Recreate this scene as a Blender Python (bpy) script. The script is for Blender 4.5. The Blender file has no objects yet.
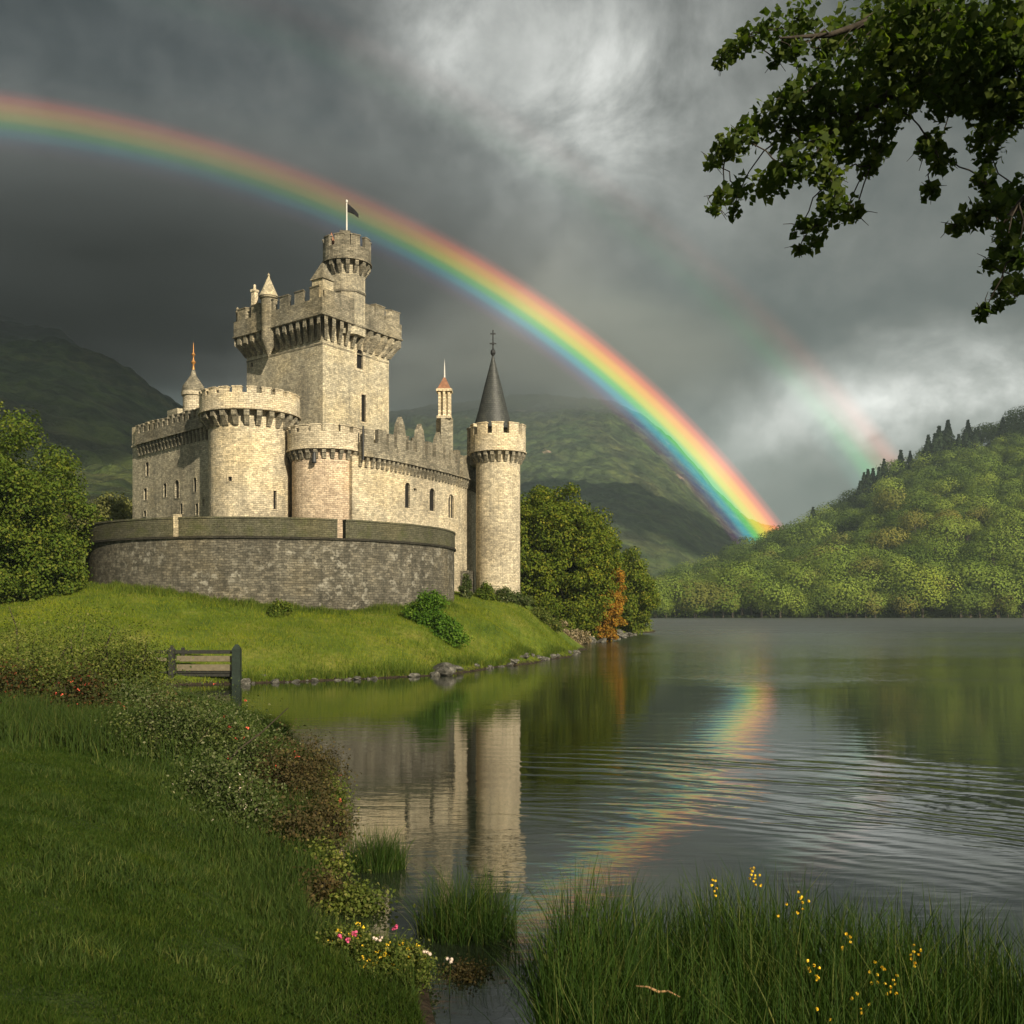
import bpy, bmesh, math, random
import numpy as np
from mathutils import Vector, Matrix
R = math.radians
rng = np.random.default_rng(7)
random.seed(7)
scene = bpy.context.scene
col = scene.collection

# ------------------------------------------------------------------ camera
CAMZ, F, HY = 4.0, 1000.0, 608.0
cam_d = bpy.data.cameras.new('camera'); cam = bpy.data.objects.new('camera', cam_d); col.objects.link(cam)
cam.location = (0, 0, CAMZ); cam.rotation_euler = (R(90), 0, 0)
cam_d.sensor_width = 36; cam_d.lens = 36 * F / 1024; cam_d.shift_y = (HY - 512) / 1024
cam_d.clip_start = 0.1; cam_d.clip_end = 12000
scene.camera = cam

# ------------------------------------------------------------------ sun and exposure
SUN_AZ, SUN_EL = 33, 27          # degrees right of straight behind the camera, height
sdir = Vector((math.sin(R(SUN_AZ)) * math.cos(R(SUN_EL)), -math.cos(R(SUN_AZ)) * math.cos(R(SUN_EL)), math.sin(R(SUN_EL))))
sd = bpy.data.lights.new('sun', 'SUN'); sun = bpy.data.objects.new('sun', sd); col.objects.link(sun)
sd.energy = 5.0; sd.angle = R(0.6); sd.color = (1.0, 0.88, 0.67)
sun.rotation_euler = sdir.to_track_quat('Z', 'Y').to_euler()
scene.view_settings.view_transform = 'Standard'; scene.view_settings.look = 'None'
scene.view_settings.exposure = 0.75; scene.view_settings.gamma = 1.0

# ------------------------------------------------------------------ node helper
class NT:
    def __init__(s, tree): s.t = tree; s.n = tree.nodes; s.l = tree.links
    def node(s, typ, **kw):
        n = s.n.new(typ)
        for k, v in kw.items(): setattr(n, k, v)
        return n
    def inp(s, n, k, v):
        if v is None: return
        if isinstance(v, bpy.types.NodeSocket): s.l.new(v, n.inputs[k])
        else: n.inputs[k].default_value = v
    def m(s, op, a, b=None, c=None, clamp=False):
        n = s.node('ShaderNodeMath', operation=op, use_clamp=clamp)
        s.inp(n, 0, a); s.inp(n, 1, b); s.inp(n, 2, c)
        return n.outputs[0]
    def noise(s, vec, scale, detail=4, rough=0.55, dist=0.0):
        n = s.node('ShaderNodeTexNoise'); s.inp(n, 'Vector', vec); s.inp(n, 'Scale', scale)
        n.inputs['Detail'].default_value = detail; n.inputs['Roughness'].default_value = rough
        n.inputs['Distortion'].default_value = dist
        return n.outputs[0]
    def ramp(s, fac, stops, interp='LINEAR'):
        n = s.node('ShaderNodeValToRGB'); s.inp(n, 0, fac)
        cr = n.color_ramp; cr.interpolation = interp
        while len(cr.elements) < len(stops): cr.elements.new(0.5)
        for e, (p, c) in zip(cr.elements, stops):
            e.position = p; e.color = (*c, 1) if len(c) == 3 else c
        return n.outputs[0]
    def mix(s, fac, a, b, blend='MIX'):
        n = s.node('ShaderNodeMix', data_type='RGBA', blend_type=blend)
        s.inp(n, 0, fac)
        for k, v in ((6, a), (7, b)):
            if isinstance(v, tuple) and len(v) == 3: v = (*v, 1)
            s.inp(n, k, v)
        return n.outputs[2]
    def mapr(s, v, a, b, c, d):
        n = s.node('ShaderNodeMapRange'); s.inp(n, 0, v)
        for i, x in enumerate((a, b, c, d)): n.inputs[i + 1].default_value = x
        return n.outputs[0]
    def mapping(s, vec, scale=(1, 1, 1), loc=(0, 0, 0), rot=(0, 0, 0)):
        n = s.node('ShaderNodeMapping'); s.inp(n, 'Vector', vec)
        n.inputs['Scale'].default_value = scale; n.inputs['Location'].default_value = loc; n.inputs['Rotation'].default_value = rot
        return n.outputs[0]
    def comb(s, x, y, z):
        n = s.node('ShaderNodeCombineXYZ'); s.inp(n, 0, x); s.inp(n, 1, y); s.inp(n, 2, z); return n.outputs[0]
    def sep(s, v):
        n = s.node('ShaderNodeSeparateXYZ'); s.inp(n, 0, v); return n.outputs
    def bump(s, h, strength, dist):
        n = s.node('ShaderNodeBump'); s.inp(n, 'Height', h); s.inp(n, 'Strength', strength); s.inp(n, 'Distance', dist)
        return n.outputs[0]

def newmat(name):
    m = bpy.data.materials.new(name); m.use_nodes = True
    t = NT(m.node_tree); t.n.clear()
    out = t.node('ShaderNodeOutputMaterial'); t.out = out
    return m, t
def principled(t, color, rough=0.9, normal=None, spec=0.3, **kw):
    p = t.node('ShaderNodeBsdfPrincipled')
    if isinstance(color, tuple) and len(color) == 3: color = (*color, 1)
    t.inp(p, 'Base Color', color); t.inp(p, 'Roughness', rough); t.inp(p, 'Specular IOR Level', spec)
    if normal is not None: t.inp(p, 'Normal', normal)
    for k, v in kw.items(): t.inp(p, k.replace('_', ' '), v)
    t.l.new(p.outputs[0], t.out.inputs[0])
    return p

# ------------------------------------------------------------------ world: nishita daylight behind a storm-cloud deck
w = bpy.data.worlds.new('World'); scene.world = w; w.use_nodes = True
t = NT(w.node_tree); t.n.clear()
wo = t.node('ShaderNodeOutputWorld'); bg = t.node('ShaderNodeBackground'); t.l.new(bg.outputs[0], wo.inputs[0])
bg.inputs[1].default_value = 0.1
sky = t.node('ShaderNodeTexSky', sky_type='NISHITA'); sky.sun_disc = False
sky.sun_elevation = R(SUN_EL); sky.sun_rotation = R(180 - SUN_AZ); sky.air_density = 1; sky.dust_density = 2
gen = t.node('ShaderNodeTexCoord').outputs['Generated']
nv = t.node('ShaderNodeVectorMath', operation='NORMALIZE'); t.l.new(gen, nv.inputs[0])
sx, sy, sz = t.sep(nv.outputs[0])
az = t.m('ARCTAN2', sx, sy); el = t.m('ARCSINE', sz)
# wisps: warp the angles before the cloud masses are laid out
base = t.comb(az, t.m('MULTIPLY', el, 1.15), 0.0)
w1 = t.noise(base, 3.2, 5, 0.6); w2 = t.noise(t.mapping(base, loc=(5.2, 1.3, 2)), 3.2, 5, 0.6)
az_w = t.m('ADD', az, t.m('MULTIPLY', t.m('SUBTRACT', w1, 0.5), 0.22))
el_w = t.m('ADD', el, t.m('MULTIPLY', t.m('SUBTRACT', w2, 0.5), 0.16))
def pxdir(px, py):
    a = math.atan((px - 512) / F); return a, math.atan((HY - py) / F * math.cos(a))
def blob(px, py, rx, ry, rot, amp):
    a0, e0 = pxdir(px, py); c, s_ = math.cos(R(rot)), math.sin(R(rot))
    dx = t.m('SUBTRACT', az_w, a0); dy = t.m('SUBTRACT', el_w, e0)
    u = t.m('MULTIPLY', t.m('ADD', t.m('MULTIPLY', dx, c), t.m('MULTIPLY', dy, s_)), F / rx)
    v = t.m('MULTIPLY', t.m('SUBTRACT', t.m('MULTIPLY', dy, c), t.m('MULTIPLY', dx, s_)), F / ry)
    r2 = t.m('ADD', t.m('MULTIPLY', u, u), t.m('MULTIPLY', v, v))
    return t.m('MULTIPLY', t.m('EXPONENT', t.m('MULTIPLY', r2, -1.0)), amp)
# (px, py, rx, ry, rot, amplitude): cloud masses by direction
BL = [(545, 70, 120, 80, -25, .10), (600, 150, 110, 60, 0, .09), (455, 25, 45, 55, 60, .16), (650, 20, 120, 50, 0, .11),
      (625, 115, 45, 60, 50, .16), (900, 385, 190, 34, 6, .20), (820, 440, 110, 28, 12, .22), (960, 405, 120, 30, 5, .18),
      (175, 262, 95, 42, 20, .17), (130, 235, 90, 45, 0, .11), (250, 300, 130, 50, 0, .10), (290, 320, 220, 60, 0, .06), (440, 300, 150, 120, 0, .055), (20, 190, 60, 45, -30, .05), (690, 190, 120, 90, 0, .04), (410, 20, 50, 90, 20, .05), (930, 345, 60, 16, -20, .1), (1000, 390, 50, 20, 10, .1),
      (60, 20, 260, 90, 0, -.03), (60, 340, 240, 40, -14, -.035), (560, 395, 200, 32, 0, -.035), (700, 350, 190, 70, -25, -.06),
      (230, 385, 170, 28, -8, -.05), (470, 400, 130, 25, 0, -.03), (560, 420, 150, 30, 0, -.03), (870, 320, 200, 40, 0, -.035), (760, 470, 90, 25, 0, -.04)]
tot = None; neg = None
for b in BL:
    o = blob(*b)
    if b[5] > 0: tot = o if tot is None else t.m('ADD', tot, o)
    else: neg = o if neg is None else t.m('ADD', neg, o)
n1 = t.noise(base, 2.6, 7, 0.62, 0.2); n2 = t.noise(base, 9.0, 6, 0.6, 0.2)
n3 = t.noise(t.mapping(base, (1, 1.05, 1), loc=(3, 7, 1)), 5.2, 8, .62, .5); tot = t.m('MULTIPLY', tot, t.mapr(n3, .40, .60, .25, 1.35))
for b in ((165, 262, 110, 48, 10, .10), (300, 320, 170, 60, 0, .06), (60, 180, 130, 60, 0, .03), (640, 250, 160, 90, -30, .03)): tot = t.m('ADD', tot, blob(*b))
nn = t.m('ADD', t.m('MULTIPLY', t.m('SUBTRACT', n1, 0.5), 2.3), t.m('ADD', t.m('MULTIPLY', t.m('SUBTRACT', n2, 0.5), 1.6), t.m('MULTIPLY', t.m('SUBTRACT', t.noise(base, 24.0, 5, .6, .3), .5), .7)))
cloud = t.m('ADD', t.m('MULTIPLY', t.m('ADD', neg, 0.078), t.m('ADD', nn, 1.0)), t.m('MULTIPLY', tot, t.m('ADD', t.m('MULTIPLY', nn, .6), 1.0)))
# sky behind the camera is brighter, where the sun breaks through
back = t.mapr(t.m('ADD', t.m('MULTIPLY', sx, sdir.x), t.m('ADD', t.m('MULTIPLY', sy, sdir.y), t.m('MULTIPLY', sz, sdir.z))), 0.15, 1.0, 0.0, 0.30)
up = t.mapr(el, 0.62, 1.2, 0.0, 0.42)
lum = t.m('MAXIMUM', t.m('ADD', cloud, t.m('ADD', back, up)), 0.022)
tint = t.ramp(lum, [(0.0, (0.84, 1.0, 1.06)), (0.08, (0.97, 1.0, 0.95)), (0.3, (0.98, 1.0, 0.95)), (1.0, (1.0, 0.99, 0.95))])
ccol = t.mix(1.0, tint, (10, 10, 10), 'MULTIPLY')
vm = t.node('ShaderNodeVectorMath', operation='SCALE'); t.l.new(ccol, vm.inputs[0]); t.l.new(lum, vm.inputs['Scale'])
t.l.new(t.mix(0.97, sky.outputs[0], vm.outputs[0]), bg.inputs[0])

# ------------------------------------------------------------------ object helpers
def tag(o, label=None, cat=None, group=None, kind=None):
    if label: o['label'] = label
    if cat: o['category'] = cat
    if group: o['group'] = group
    if kind: o['kind'] = kind
    return o
def empty(name, loc=(0, 0, 0), label=None, cat=None, group=None, parent=None):
    o = bpy.data.objects.new(name, None); col.objects.link(o); o.location = loc
    if parent: o.parent = parent
    o.empty_display_size = 0.3
    return tag(o, label, cat, group)
def link(name, me, parent=None, loc=None):
    o = bpy.data.objects.new(name, me); col.objects.link(o)
    if parent: o.parent = parent
    if loc is not None: o.location = loc
    return o
def npmesh(name, V, Fc, mat, smooth=False, uv=None, matidx=None, vn=None):
    V = np.ascontiguousarray(V, np.float32); Fc = np.ascontiguousarray(Fc, np.int32)
    me = bpy.data.meshes.new(name); k = Fc.shape[1]; n = len(Fc)
    me.vertices.add(len(V)); me.vertices.foreach_set('co', V.ravel())
    me.loops.add(n * k); me.loops.foreach_set('vertex_index', Fc.ravel())
    me.polygons.add(n); me.polygons.foreach_set('loop_start', np.arange(0, n * k, k, dtype=np.int32))
    me.polygons.foreach_set('loop_total', np.full(n, k, np.int32))
    if smooth: me.polygons.foreach_set('use_smooth', np.ones(n, bool))
    if uv is not None:
        l = me.uv_layers.new(name='UVMap'); l.data.foreach_set('uv', np.ascontiguousarray(uv[Fc.ravel()], np.float32).ravel())
    for m in (mat if isinstance(mat, (list, tuple)) else [mat]): me.materials.append(m)
    if matidx is not None: me.polygons.foreach_set('material_index', np.ascontiguousarray(matidx, np.int32))
    me.update(); me.validate()
    if vn is not None:
        me.polygons.foreach_set('use_smooth', np.ones(n, bool)); me.normals_split_custom_set_from_vertices(np.asarray(vn, float))
    return me
def at(px, py, Y): return Vector(((px - 512) / F * Y, Y, CAMZ + (HY - py) / F * Y))
def px_of(p): return 512 + F * p[0] / p[1]

class MB:
    """collects faces with uv into one mesh"""
    def __init__(s): s.v = []; s.f = []; s.uv = []; s.mi = []
    def face(s, pts, uvs=None, mi=0):
        i = len(s.v); s.v += [tuple(p) for p in pts]; s.f.append(tuple(range(i, i + len(pts))))
        s.uv.append(uvs if uvs else [(p[0] + p[1] * .6, p[2]) for p in pts]); s.mi.append(mi)
    def prism(s, poly, axis_pts, mi=0):
        """poly: list of pts (bottom ring), axis_pts: matching top ring"""
        n = len(poly)
        per = 0
        for i in range(n):
            a, b = Vector(poly[i]), Vector(poly[(i + 1) % n]); c, d = Vector(axis_pts[(i + 1) % n]), Vector(axis_pts[i])
            L = (b - a).length
            s.face([a, b, c, d], [(per, a.z), (per + L, b.z), (per + L, c.z), (per, d.z)], mi); per += L
        s.face(list(reversed([Vector(p) for p in poly])), None, mi); s.face([Vector(p) for p in axis_pts], None, mi)
    def box(s, c, size, ax=(1, 0), mi=0, top=1.0):
        ax = Vector((ax[0], ax[1], 0)).normalized(); ay = Vector((-ax.y, ax.x, 0)); c = Vector(c)
        hx, hy, hz = size[0] / 2, size[1] / 2, size[2] / 2
        lo = [c + ax * (sx_ * hx) + ay * (sy_ * hy) + Vector((0, 0, -hz)) for sx_, sy_ in ((-1, -1), (1, -1), (1, 1), (-1, 1))]
        hi = [c + ax * (sx_ * hx * top) + ay * (sy_ * hy * top) + Vector((0, 0, hz)) for sx_, sy_ in ((-1, -1), (1, -1), (1, 1), (-1, 1))]
        s.prism(lo, hi, mi)
    def lathe(s, c, prof, n=24, mi=0, rot=0.0):
        """prof: list of (r, z)"""
        for (r0, z0), (r1, z1) in zip(prof, prof[1:]):
            for i in range(n):
                a0, a1 = rot + 2 * math.pi * i / n, rot + 2 * math.pi * (i + 1) / n
                p = lambda r, a, z: Vector((c[0] + r * math.cos(a), c[1] + r * math.sin(a), z))
                rr = max(r0, r1)
                U0, U1 = a0 * rr, a1 * rr
                if r1 < 1e-4: s.face([p(r0, a0, z0), p(r0, a1, z0), p(0, 0, z1)], [(U0, z0), (U1, z0), ((U0 + U1) / 2, z1)], mi)
                elif r0 < 1e-4: s.face([p(0, 0, z0), p(r1, a1, z1), p(r1, a0, z1)], [((U0 + U1) / 2, z0), (U1, z1), (U0, z1)], mi)
                else: s.face([p(r0, a0, z0), p(r0, a1, z0), p(r1, a1, z1), p(r1, a0, z1)], [(U0, z0), (U1, z0), (U1, z1), (U0, z1)], mi)
    def build(s, name, mat, parent=None, weld=True, smooth=None):
        me = bpy.data.meshes.new(name); me.from_pydata(s.v, [], s.f)
        l = me.uv_layers.new(name='UVMap'); k = 0
        for u in s.uv:
            for q in u: l.data[k].uv = q; k += 1
        for m in (mat if isinstance(mat, (list, tuple)) else [mat]): me.materials.append(m)
        me.polygons.foreach_set('material_index', s.mi)
        if weld:
            bm = bmesh.new(); bm.from_mesh(me); bmesh.ops.remove_doubles(bm, verts=bm.verts, dist=1e-4)
            bmesh.ops.recalc_face_normals(bm, faces=bm.faces); bm.to_mesh(me); bm.free()
        if smooth: me.polygons.foreach_set('use_smooth', [True] * len(me.polygons)); me.set_sharp_from_angle(angle=R(smooth))
        me.update()
        return link(name, me, parent)

class Path:
    def __init__(s, pts, closed=False):
        s.p = [Vector((a, b)) for a, b in pts]; s.closed = closed; n = len(s.p)
        m = n if closed else n - 1
        segn = []
        for i in range(m):
            d = (s.p[(i + 1) % n] - s.p[i]).normalized(); segn.append(Vector((d.y, -d.x)))
        s.nrm = []
        for i in range(n):
            a = segn[i - 1] if (closed or i > 0) else segn[0]; b = segn[i] if i < m else segn[-1]
            s.nrm.append((a + b) / (1 + a.dot(b)))
        s.s = [0]
        for i in range(m): s.s.append(s.s[-1] + (s.p[(i + 1) % n] - s.p[i]).length)
        s.L = s.s[-1]; s.m = m; s.n = n
    def at(s, q, o=0.0):
        if s.closed: q = q % s.L
        q = min(max(q, 0), s.L); i = 0
        while i < s.m - 1 and q > s.s[i + 1] + 1e-7: i += 1
        f = (q - s.s[i]) / (s.s[i + 1] - s.s[i]); j = (i + 1) % s.n
        return (s.p[i] + s.nrm[i] * o).lerp(s.p[j] + s.nrm[j] * o, f)
    def norm(s, q):
        a, b = s.at(q - .02), s.at(q + .02)
        if not s.closed: a, b = s.at(max(q - .02, 0)), s.at(min(q + .02, s.L))
        d = (b - a).normalized(); return Vector((d.y, -d.x))
    def find(s, px):
        best = None
        for k in range(600):
            q = s.L * (k + .5) / 600; p = s.at(q); n = s.norm(q)
            if n.dot(-p) <= 0: continue
            e = abs(px_of(p) - px)
            if best is None or e < best[0]: best = (e, q)
        return best[1]
    def strip(s, mb, s0, s1, oi, oo, z0, z1, mi=0, z1b=None, maxseg=0.6, vary=None):
        """closed solid following the path between arc lengths s0..s1"""
        qs = [s0] + [q + k * s.L for k in (-1, 0, 1) for q in s.s if s0 + 1e-4 < q + k * s.L < s1 - 1e-4 and (s.closed or k == 0)] + [s1]
        qs = sorted(set(qs)); z1b = z1 if z1b is None else z1b
        full = s.closed and abs((s1 - s0) - s.L) < 1e-6
        def q3(q, o, z):
            v = s.at(q, o); return Vector((v.x, v.y, z))
        for a, b in zip(qs, qs[1:]):
            T0 = vary(a) if vary else z1; T1 = vary(b) if vary else z1
            mb.face([q3(a, oo, z0), q3(b, oo, z0), q3(b, oo, T1), q3(a, oo, T0)], [(a, z0), (b, z0), (b, T1), (a, T0)], mi)
            mb.face([q3(b, oi, z0), q3(a, oi, z0), q3(a, oi, T0), q3(b, oi, T1)], [(b, z0), (a, z0), (a, T0), (b, T1)], mi)
            mb.face([q3(a, oo, T0), q3(b, oo, T1), q3(b, oi, T1), q3(a, oi, T0)], [(a, T0), (b, T1), (b, T1 + oo - oi), (a, T0 + oo - oi)], mi)
            mb.face([q3(b, oo, z0), q3(a, oo, z0), q3(a, oi, z0), q3(b, oi, z0)], [(b, z0), (a, z0), (a, z0 - oo + oi), (b, z0 - oo + oi)], mi)
        if not full:
            for q, fl in ((s0, 0), (s1, 1)):
                T = vary(q) if vary else z1
                pts = [q3(q, oo, z0), q3(q, oo, T), q3(q, oi, T), q3(q, oi, z0)]; uv = [(q, z0), (q, T), (q + oo - oi, T), (q + oo - oi, z0)]
                if fl: pts.reverse(); uv.reverse()
                mb.face(pts, uv, mi)
def circle(cx, cy, r, n=40, a0=0.0): return Path([(cx + r * math.cos(a0 + 2 * math.pi * i / n), cy + r * math.sin(a0 + 2 * math.pi * i / n)) for i in range(n)], True)
def solid(path, z0, z1):
    mb = MB(); P3 = lambda z: [Vector((p.x, p.y, z)) for p in path.p]
    mb.prism(P3(z0), P3(z1)); return mb

def merlons(mb, path, s0, s1, oi, oo, z0, h, mw, gw, jitter=0.0, pointed=None, cap=True, skip=None):
    q = s0; i = 0
    L = s1 - s0; n = max(1, round(L / (mw + gw))); pitch = L / n; mw = pitch * mw / (mw + gw)
    for i in range(n):
        a = s0 + i * pitch + (pitch - mw) / 2; b = a + mw
        hh = h * (1 + random.uniform(-jitter, jitter))
        if skip and skip[0] < (a + b) / 2 < skip[1]: continue
        path.strip(mb, a, b, oi, oo, z0 - .05, z0 + hh)
        if cap:
            path.strip(mb, a - .04, b + .04, oi - .05, oo + .05, z0 + hh - .001, z0 + hh + .09)
def corbels(mb, path, s0, s1, out, ztop, h, wd, pitch):
    """stepped brackets carrying an overhanging parapet"""
    L = s1 - s0; n = max(1, round(L / pitch)); pt = L / n
    for i in range(n):
        c = s0 + (i + .5) * pt
        a, b = c - wd / 2, c + wd / 2; pr = [(-.05, ztop - h), (.12, ztop - h), (out * .7, ztop - h * .55), (out, ztop - h * .38), (out, ztop), (-.05, ztop)]
        P3 = lambda q_: [Vector((*path.at(q_, o), z)) for o, z in pr]
        A, B = P3(a), P3(b); n_ = len(pr); mb.face(A, [(a + o, z) for o, z in pr]); mb.face(B[::-1], [(b + o, z) for o, z in pr][::-1])
        for i_ in range(n_):
            j_ = (i_ + 1) % n_; mb.face([A[j_], A[i_], B[i_], B[j_]], [(a, pr[j_][1]), (a, pr[i_][1]), (b, pr[i_][1]), (b, pr[j_][1])])
def parapet(name_prefix, path, s0, s1, out, zs, ztop, mh, mw, gw, mat, matc, parent, ch=.8, cw=.28, cp=.62, th=.42, jitter=0., pointed=None, skip=None):
    """zs: underside of parapet; ztop: top of merlons"""
    mb = MB(); corbels(mb, path, s0, s1, out - .02, zs, ch, cw, cp); mb.build('corbel_table', matc, parent)
    mb = MB(); zb = ztop - mh
    path.strip(mb, s0, s1, out - th, out, zs + .12, zb)
    path.strip(mb, s0, s1, -.6, out - th + .003, zs + .12, zs + .3)
    path.strip(mb, s0, s1, -.6, out + .09, zs, zs + .123)
    merlons(mb, path, s0, s1, out - th, out - .003, zb, mh - .09, mw, gw, jitter, skip=skip)
    if skip: path.strip(mb, skip[0], skip[1], out - th + .002, out - .005, zb - .05, ztop - .3)
    return mb.build('parapet', mat, parent)

def shape2d(wd, h, arch):
    pts = [(-wd / 2, 0), (wd / 2, 0)]
    if arch:
        for k in range(0, 9):
            a = math.pi * k / 8; pts.append((wd / 2 * math.cos(a), h - wd / 2 + wd / 2 * math.sin(a)))
    else: pts += [(wd / 2, h), (-wd / 2, h)]
    return pts
def ex(p2, c, n, d0, d1):
    """2d shape to two 3d rings, c = sill centre, n = outward 2d normal"""
    n3 = Vector((n.x, n.y, 0)); tx = Vector((-n.y, n.x, 0))
    return [[c + tx * u + Vector((0, 0, v)) + n3 * d for u, v in p2] for d in (d0, d1)]
CUT = {}
def window(host, c, n, wd, h, mats, arch=False, frame=.12, mull=False, name='window', depth=.2):
    """opening cut in the host wall; a child with stone surround and dark pane"""
    mb = MB(); a, b = ex(shape2d(wd, h, arch), c, n, -depth, .3); mb.prism(a, b)
    CUT.setdefault(host.name, []).append(mb)
    mb = MB(); inner = shape2d(wd, h, arch); outer = [(u * (1 + 2 * frame / wd), v * (1 + frame / h) - (frame * .8 if v < .01 else 0)) for u, v in inner]
    i0, i1 = ex(inner, c, n, -.06, .03); o0, o1 = ex(outer, c, n, -.06, .03); k = len(inner)
    for i in range(k):
        j = (i + 1) % k
        mb.face([o1[i], o1[j], i1[j], i1[i]]); mb.face([o0[i], o0[j], o1[j], o1[i]]); mb.face([i1[i], i1[j], i0[j], i0[i]])
    p0, p1 = ex([(u * 1.02, v) for u, v in inner], c, n, -depth + .02, -depth + .06); mb.face(p1, None, 1)
    if mull:
        q0, q1 = ex([(-.03, 0), (.03, 0), (.03, h - wd * .1), (-.03, h - wd * .1)], c, n, -.11, -.02); mb.prism(q0, q1)
    return mb.build(name, mats, host)
def do_cuts():
    for hn, lst in CUT.items():
        host = bpy.data.objects[hn]; cut = []
        for mb in lst:
            c = mb.build('cutter', host.data.materials[0]); cut.append(c)
            md = host.modifiers.new('b', 'BOOLEAN'); md.operation = 'DIFFERENCE'; md.object = c; md.solver = 'EXACT'
        bpy.context.view_layer.update()
        dg = bpy.context.evaluated_depsgraph_get()
        me = bpy.data.meshes.new_from_object(host.evaluated_get(dg)); host.modifiers.clear(); host.data = me
        for c in cut: bpy.data.objects.remove(c)

# ------------------------------------------------------------------ materials
def stone_mat(name, c1, c2, mortar, stain, stain_amt, row=.15, bw=.33, streak=.5, pale=None, moss=None):
    m, t = newmat(name)
    uv = t.node('ShaderNodeUVMap').outputs[0]; pos = t.node('ShaderNodeTexCoord').outputs['Object']
    wob = t.node('ShaderNodeVectorMath', operation='ADD'); t.l.new(uv, wob.inputs[0])
    nz = t.node('ShaderNodeTexNoise'); t.l.new(uv, nz.inputs[0]); nz.inputs['Scale'].default_value = 1.2; nz.inputs['Detail'].default_value = 3
    sc = t.node('ShaderNodeVectorMath', operation='SCALE'); t.l.new(nz.outputs[1], sc.inputs[0]); sc.inputs['Scale'].default_value = .3 if pale else .2
    t.l.new(sc.outputs[0], wob.inputs[1])
    br = t.node('ShaderNodeTexBrick'); t.l.new(wob.outputs[0], br.inputs['Vector'])
    br.inputs['Color1'].default_value = (*c1, 1); br.inputs['Color2'].default_value = (*c2, 1); br.inputs['Mortar'].default_value = (*mortar, 1)
    br.inputs['Scale'].default_value = 1; br.inputs['Brick Width'].default_value = bw; br.inputs['Row Height'].default_value = row
    br.inputs['Mortar Size'].default_value = .012; br.inputs['Mortar Smooth'].default_value = .4; br.inputs['Bias'].default_value = -.1
    c = br.outputs[0]
    # blocks of differing tone
    blk = t.node('ShaderNodeTexVoronoi'); t.l.new(t.mapping(wob.outputs[0], (1 / bw * 1.1, 1 / row * .8, 1)), blk.inputs[0]); blk.inputs['Scale'].default_value = 1
    bv = t.sep(blk.outputs['Color'])[0]
    c = t.mix(1.0, c, t.ramp(bv, [(0, (.78, .77, .75)), (.5, (1, 1, 1)), (1, (1.16, 1.14, 1.1))]), 'MULTIPLY')
    fine = t.noise(pos, 8, 6, .8)
    c = t.mix(1.0, c, t.ramp(fine, [(.3, (.35, .35, .33)), (.5, (1, 1, 1)), (.7, (1.4, 1.38, 1.3))]), 'MULTIPLY')
    big = t.noise(pos, .35, 5, .6)
    st = t.noise(t.mapping(pos, (1.9, 1.9, .14)), 1.0, 6, .7)
    f = t.m('MULTIPLY', t.m('ADD', t.m('MULTIPLY', t.mapr(st, .46, .72, 0, 1), streak), t.mapr(big, .42, .85, 0, 1 - streak)), stain_amt, clamp=True)
    c = t.mix(f, c, stain)
    c = t.mix(1.0, c, t.ramp(t.noise(pos, .16, 4, .6), [(.35, (.78, .77, .76)), (.5, (1, 1, 1)), (.65, (1.12, 1.06, .94))]), 'MULTIPLY')
    if pale:
        pn = t.noise(pos, 1.7, 6, .7); pm = t.noise(pos, .22, 2, .5)
        c = t.mix(t.m('MULTIPLY', t.mapr(pn, .54, .66, 0, 1), t.mapr(pm, .42, .6, 0, .7)), c, pale)
    if moss:
        mn = t.noise(pos, .9, 5, .65); c = t.mix(t.mapr(mn, .5, .7, 0, .6), c, moss)
    h = t.m('ADD', t.m('MULTIPLY', br.outputs['Fac'], -.6), t.m('ADD', t.m('MULTIPLY', fine, .7), t.m('MULTIPLY', bv, .5)))
    principled(t, c, .93, t.bump(h, .9, .05), .2)
    return m
M = {}
M['stone'] = stone_mat('castle_stone', (.72, .625, .455), (.40, .355, .265), (.33, .295, .22), (.15, .14, .115), 1.0)
M['stone_keep'] = stone_mat('keep_stone', (.64, .57, .42), (.36, .325, .245), (.28, .26, .2), (.13, .125, .105), 1.1, row=.16)
M['stone_pink'] = stone_mat('pink_stone', (.70, .57, .42), (.44, .35, .255), (.27, .22, .17), (.24, .165, .12), .7)
M['stone_trim'] = stone_mat('weathered_trim', (.40, .36, .275), (.19, .175, .135), (.12, .11, .085), (.07, .065, .05), 1.5, streak=.3)
M['stone_light'] = stone_mat('dressed_stone', (.72, .63, .47), (.48, .42, .31), (.25, .22, .17), (.16, .14, .11), .6, streak=.4)
M['rubble'] = stone_mat('bastion_rubble', (.18, .165, .13), (.075, .07, .055), (.06, .057, .047), (.035, .034, .028), 1.2, row=.17, bw=.36, pale=(.36, .34, .28))
M['coping'] = stone_mat('mossy_parapet', (.115, .11, .075), (.085, .083, .055), (.06, .058, .04), (.04, .042, .025), .8, row=.14, moss=(.06, .07, .02))
M['string_shadow'] = stone_mat('shadow_dark_string', (.05, .046, .036), (.03, .028, .022), (.02, .019, .015), (.02, .02, .015), .8)  # shadow line under the parapet put into the string course colour
def simple_mat(name, c, rough=.8, nsc=6., var=.35, metal=0., spec=.3, bumpd=.01):
    m, t = newmat(name); pos = t.node('ShaderNodeTexCoord').outputs['Object']; n = t.noise(pos, nsc, 5, .65)
    lo = tuple(x * (1 - var) for x in c); hi = tuple(min(1, x * (1 + var)) for x in c)
    cc = t.ramp(n, [(.3, lo), (.7, hi)]); principled(t, cc, rough, t.bump(n, .5, bumpd), spec, Metallic=metal)
    return m
M['dark'] = simple_mat('dark_pane', (.012, .011, .010), .35, 3)
M['slate'] = None
m, t = newmat('slate_roof'); uv = t.node('ShaderNodeUVMap').outputs[0]
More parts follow.
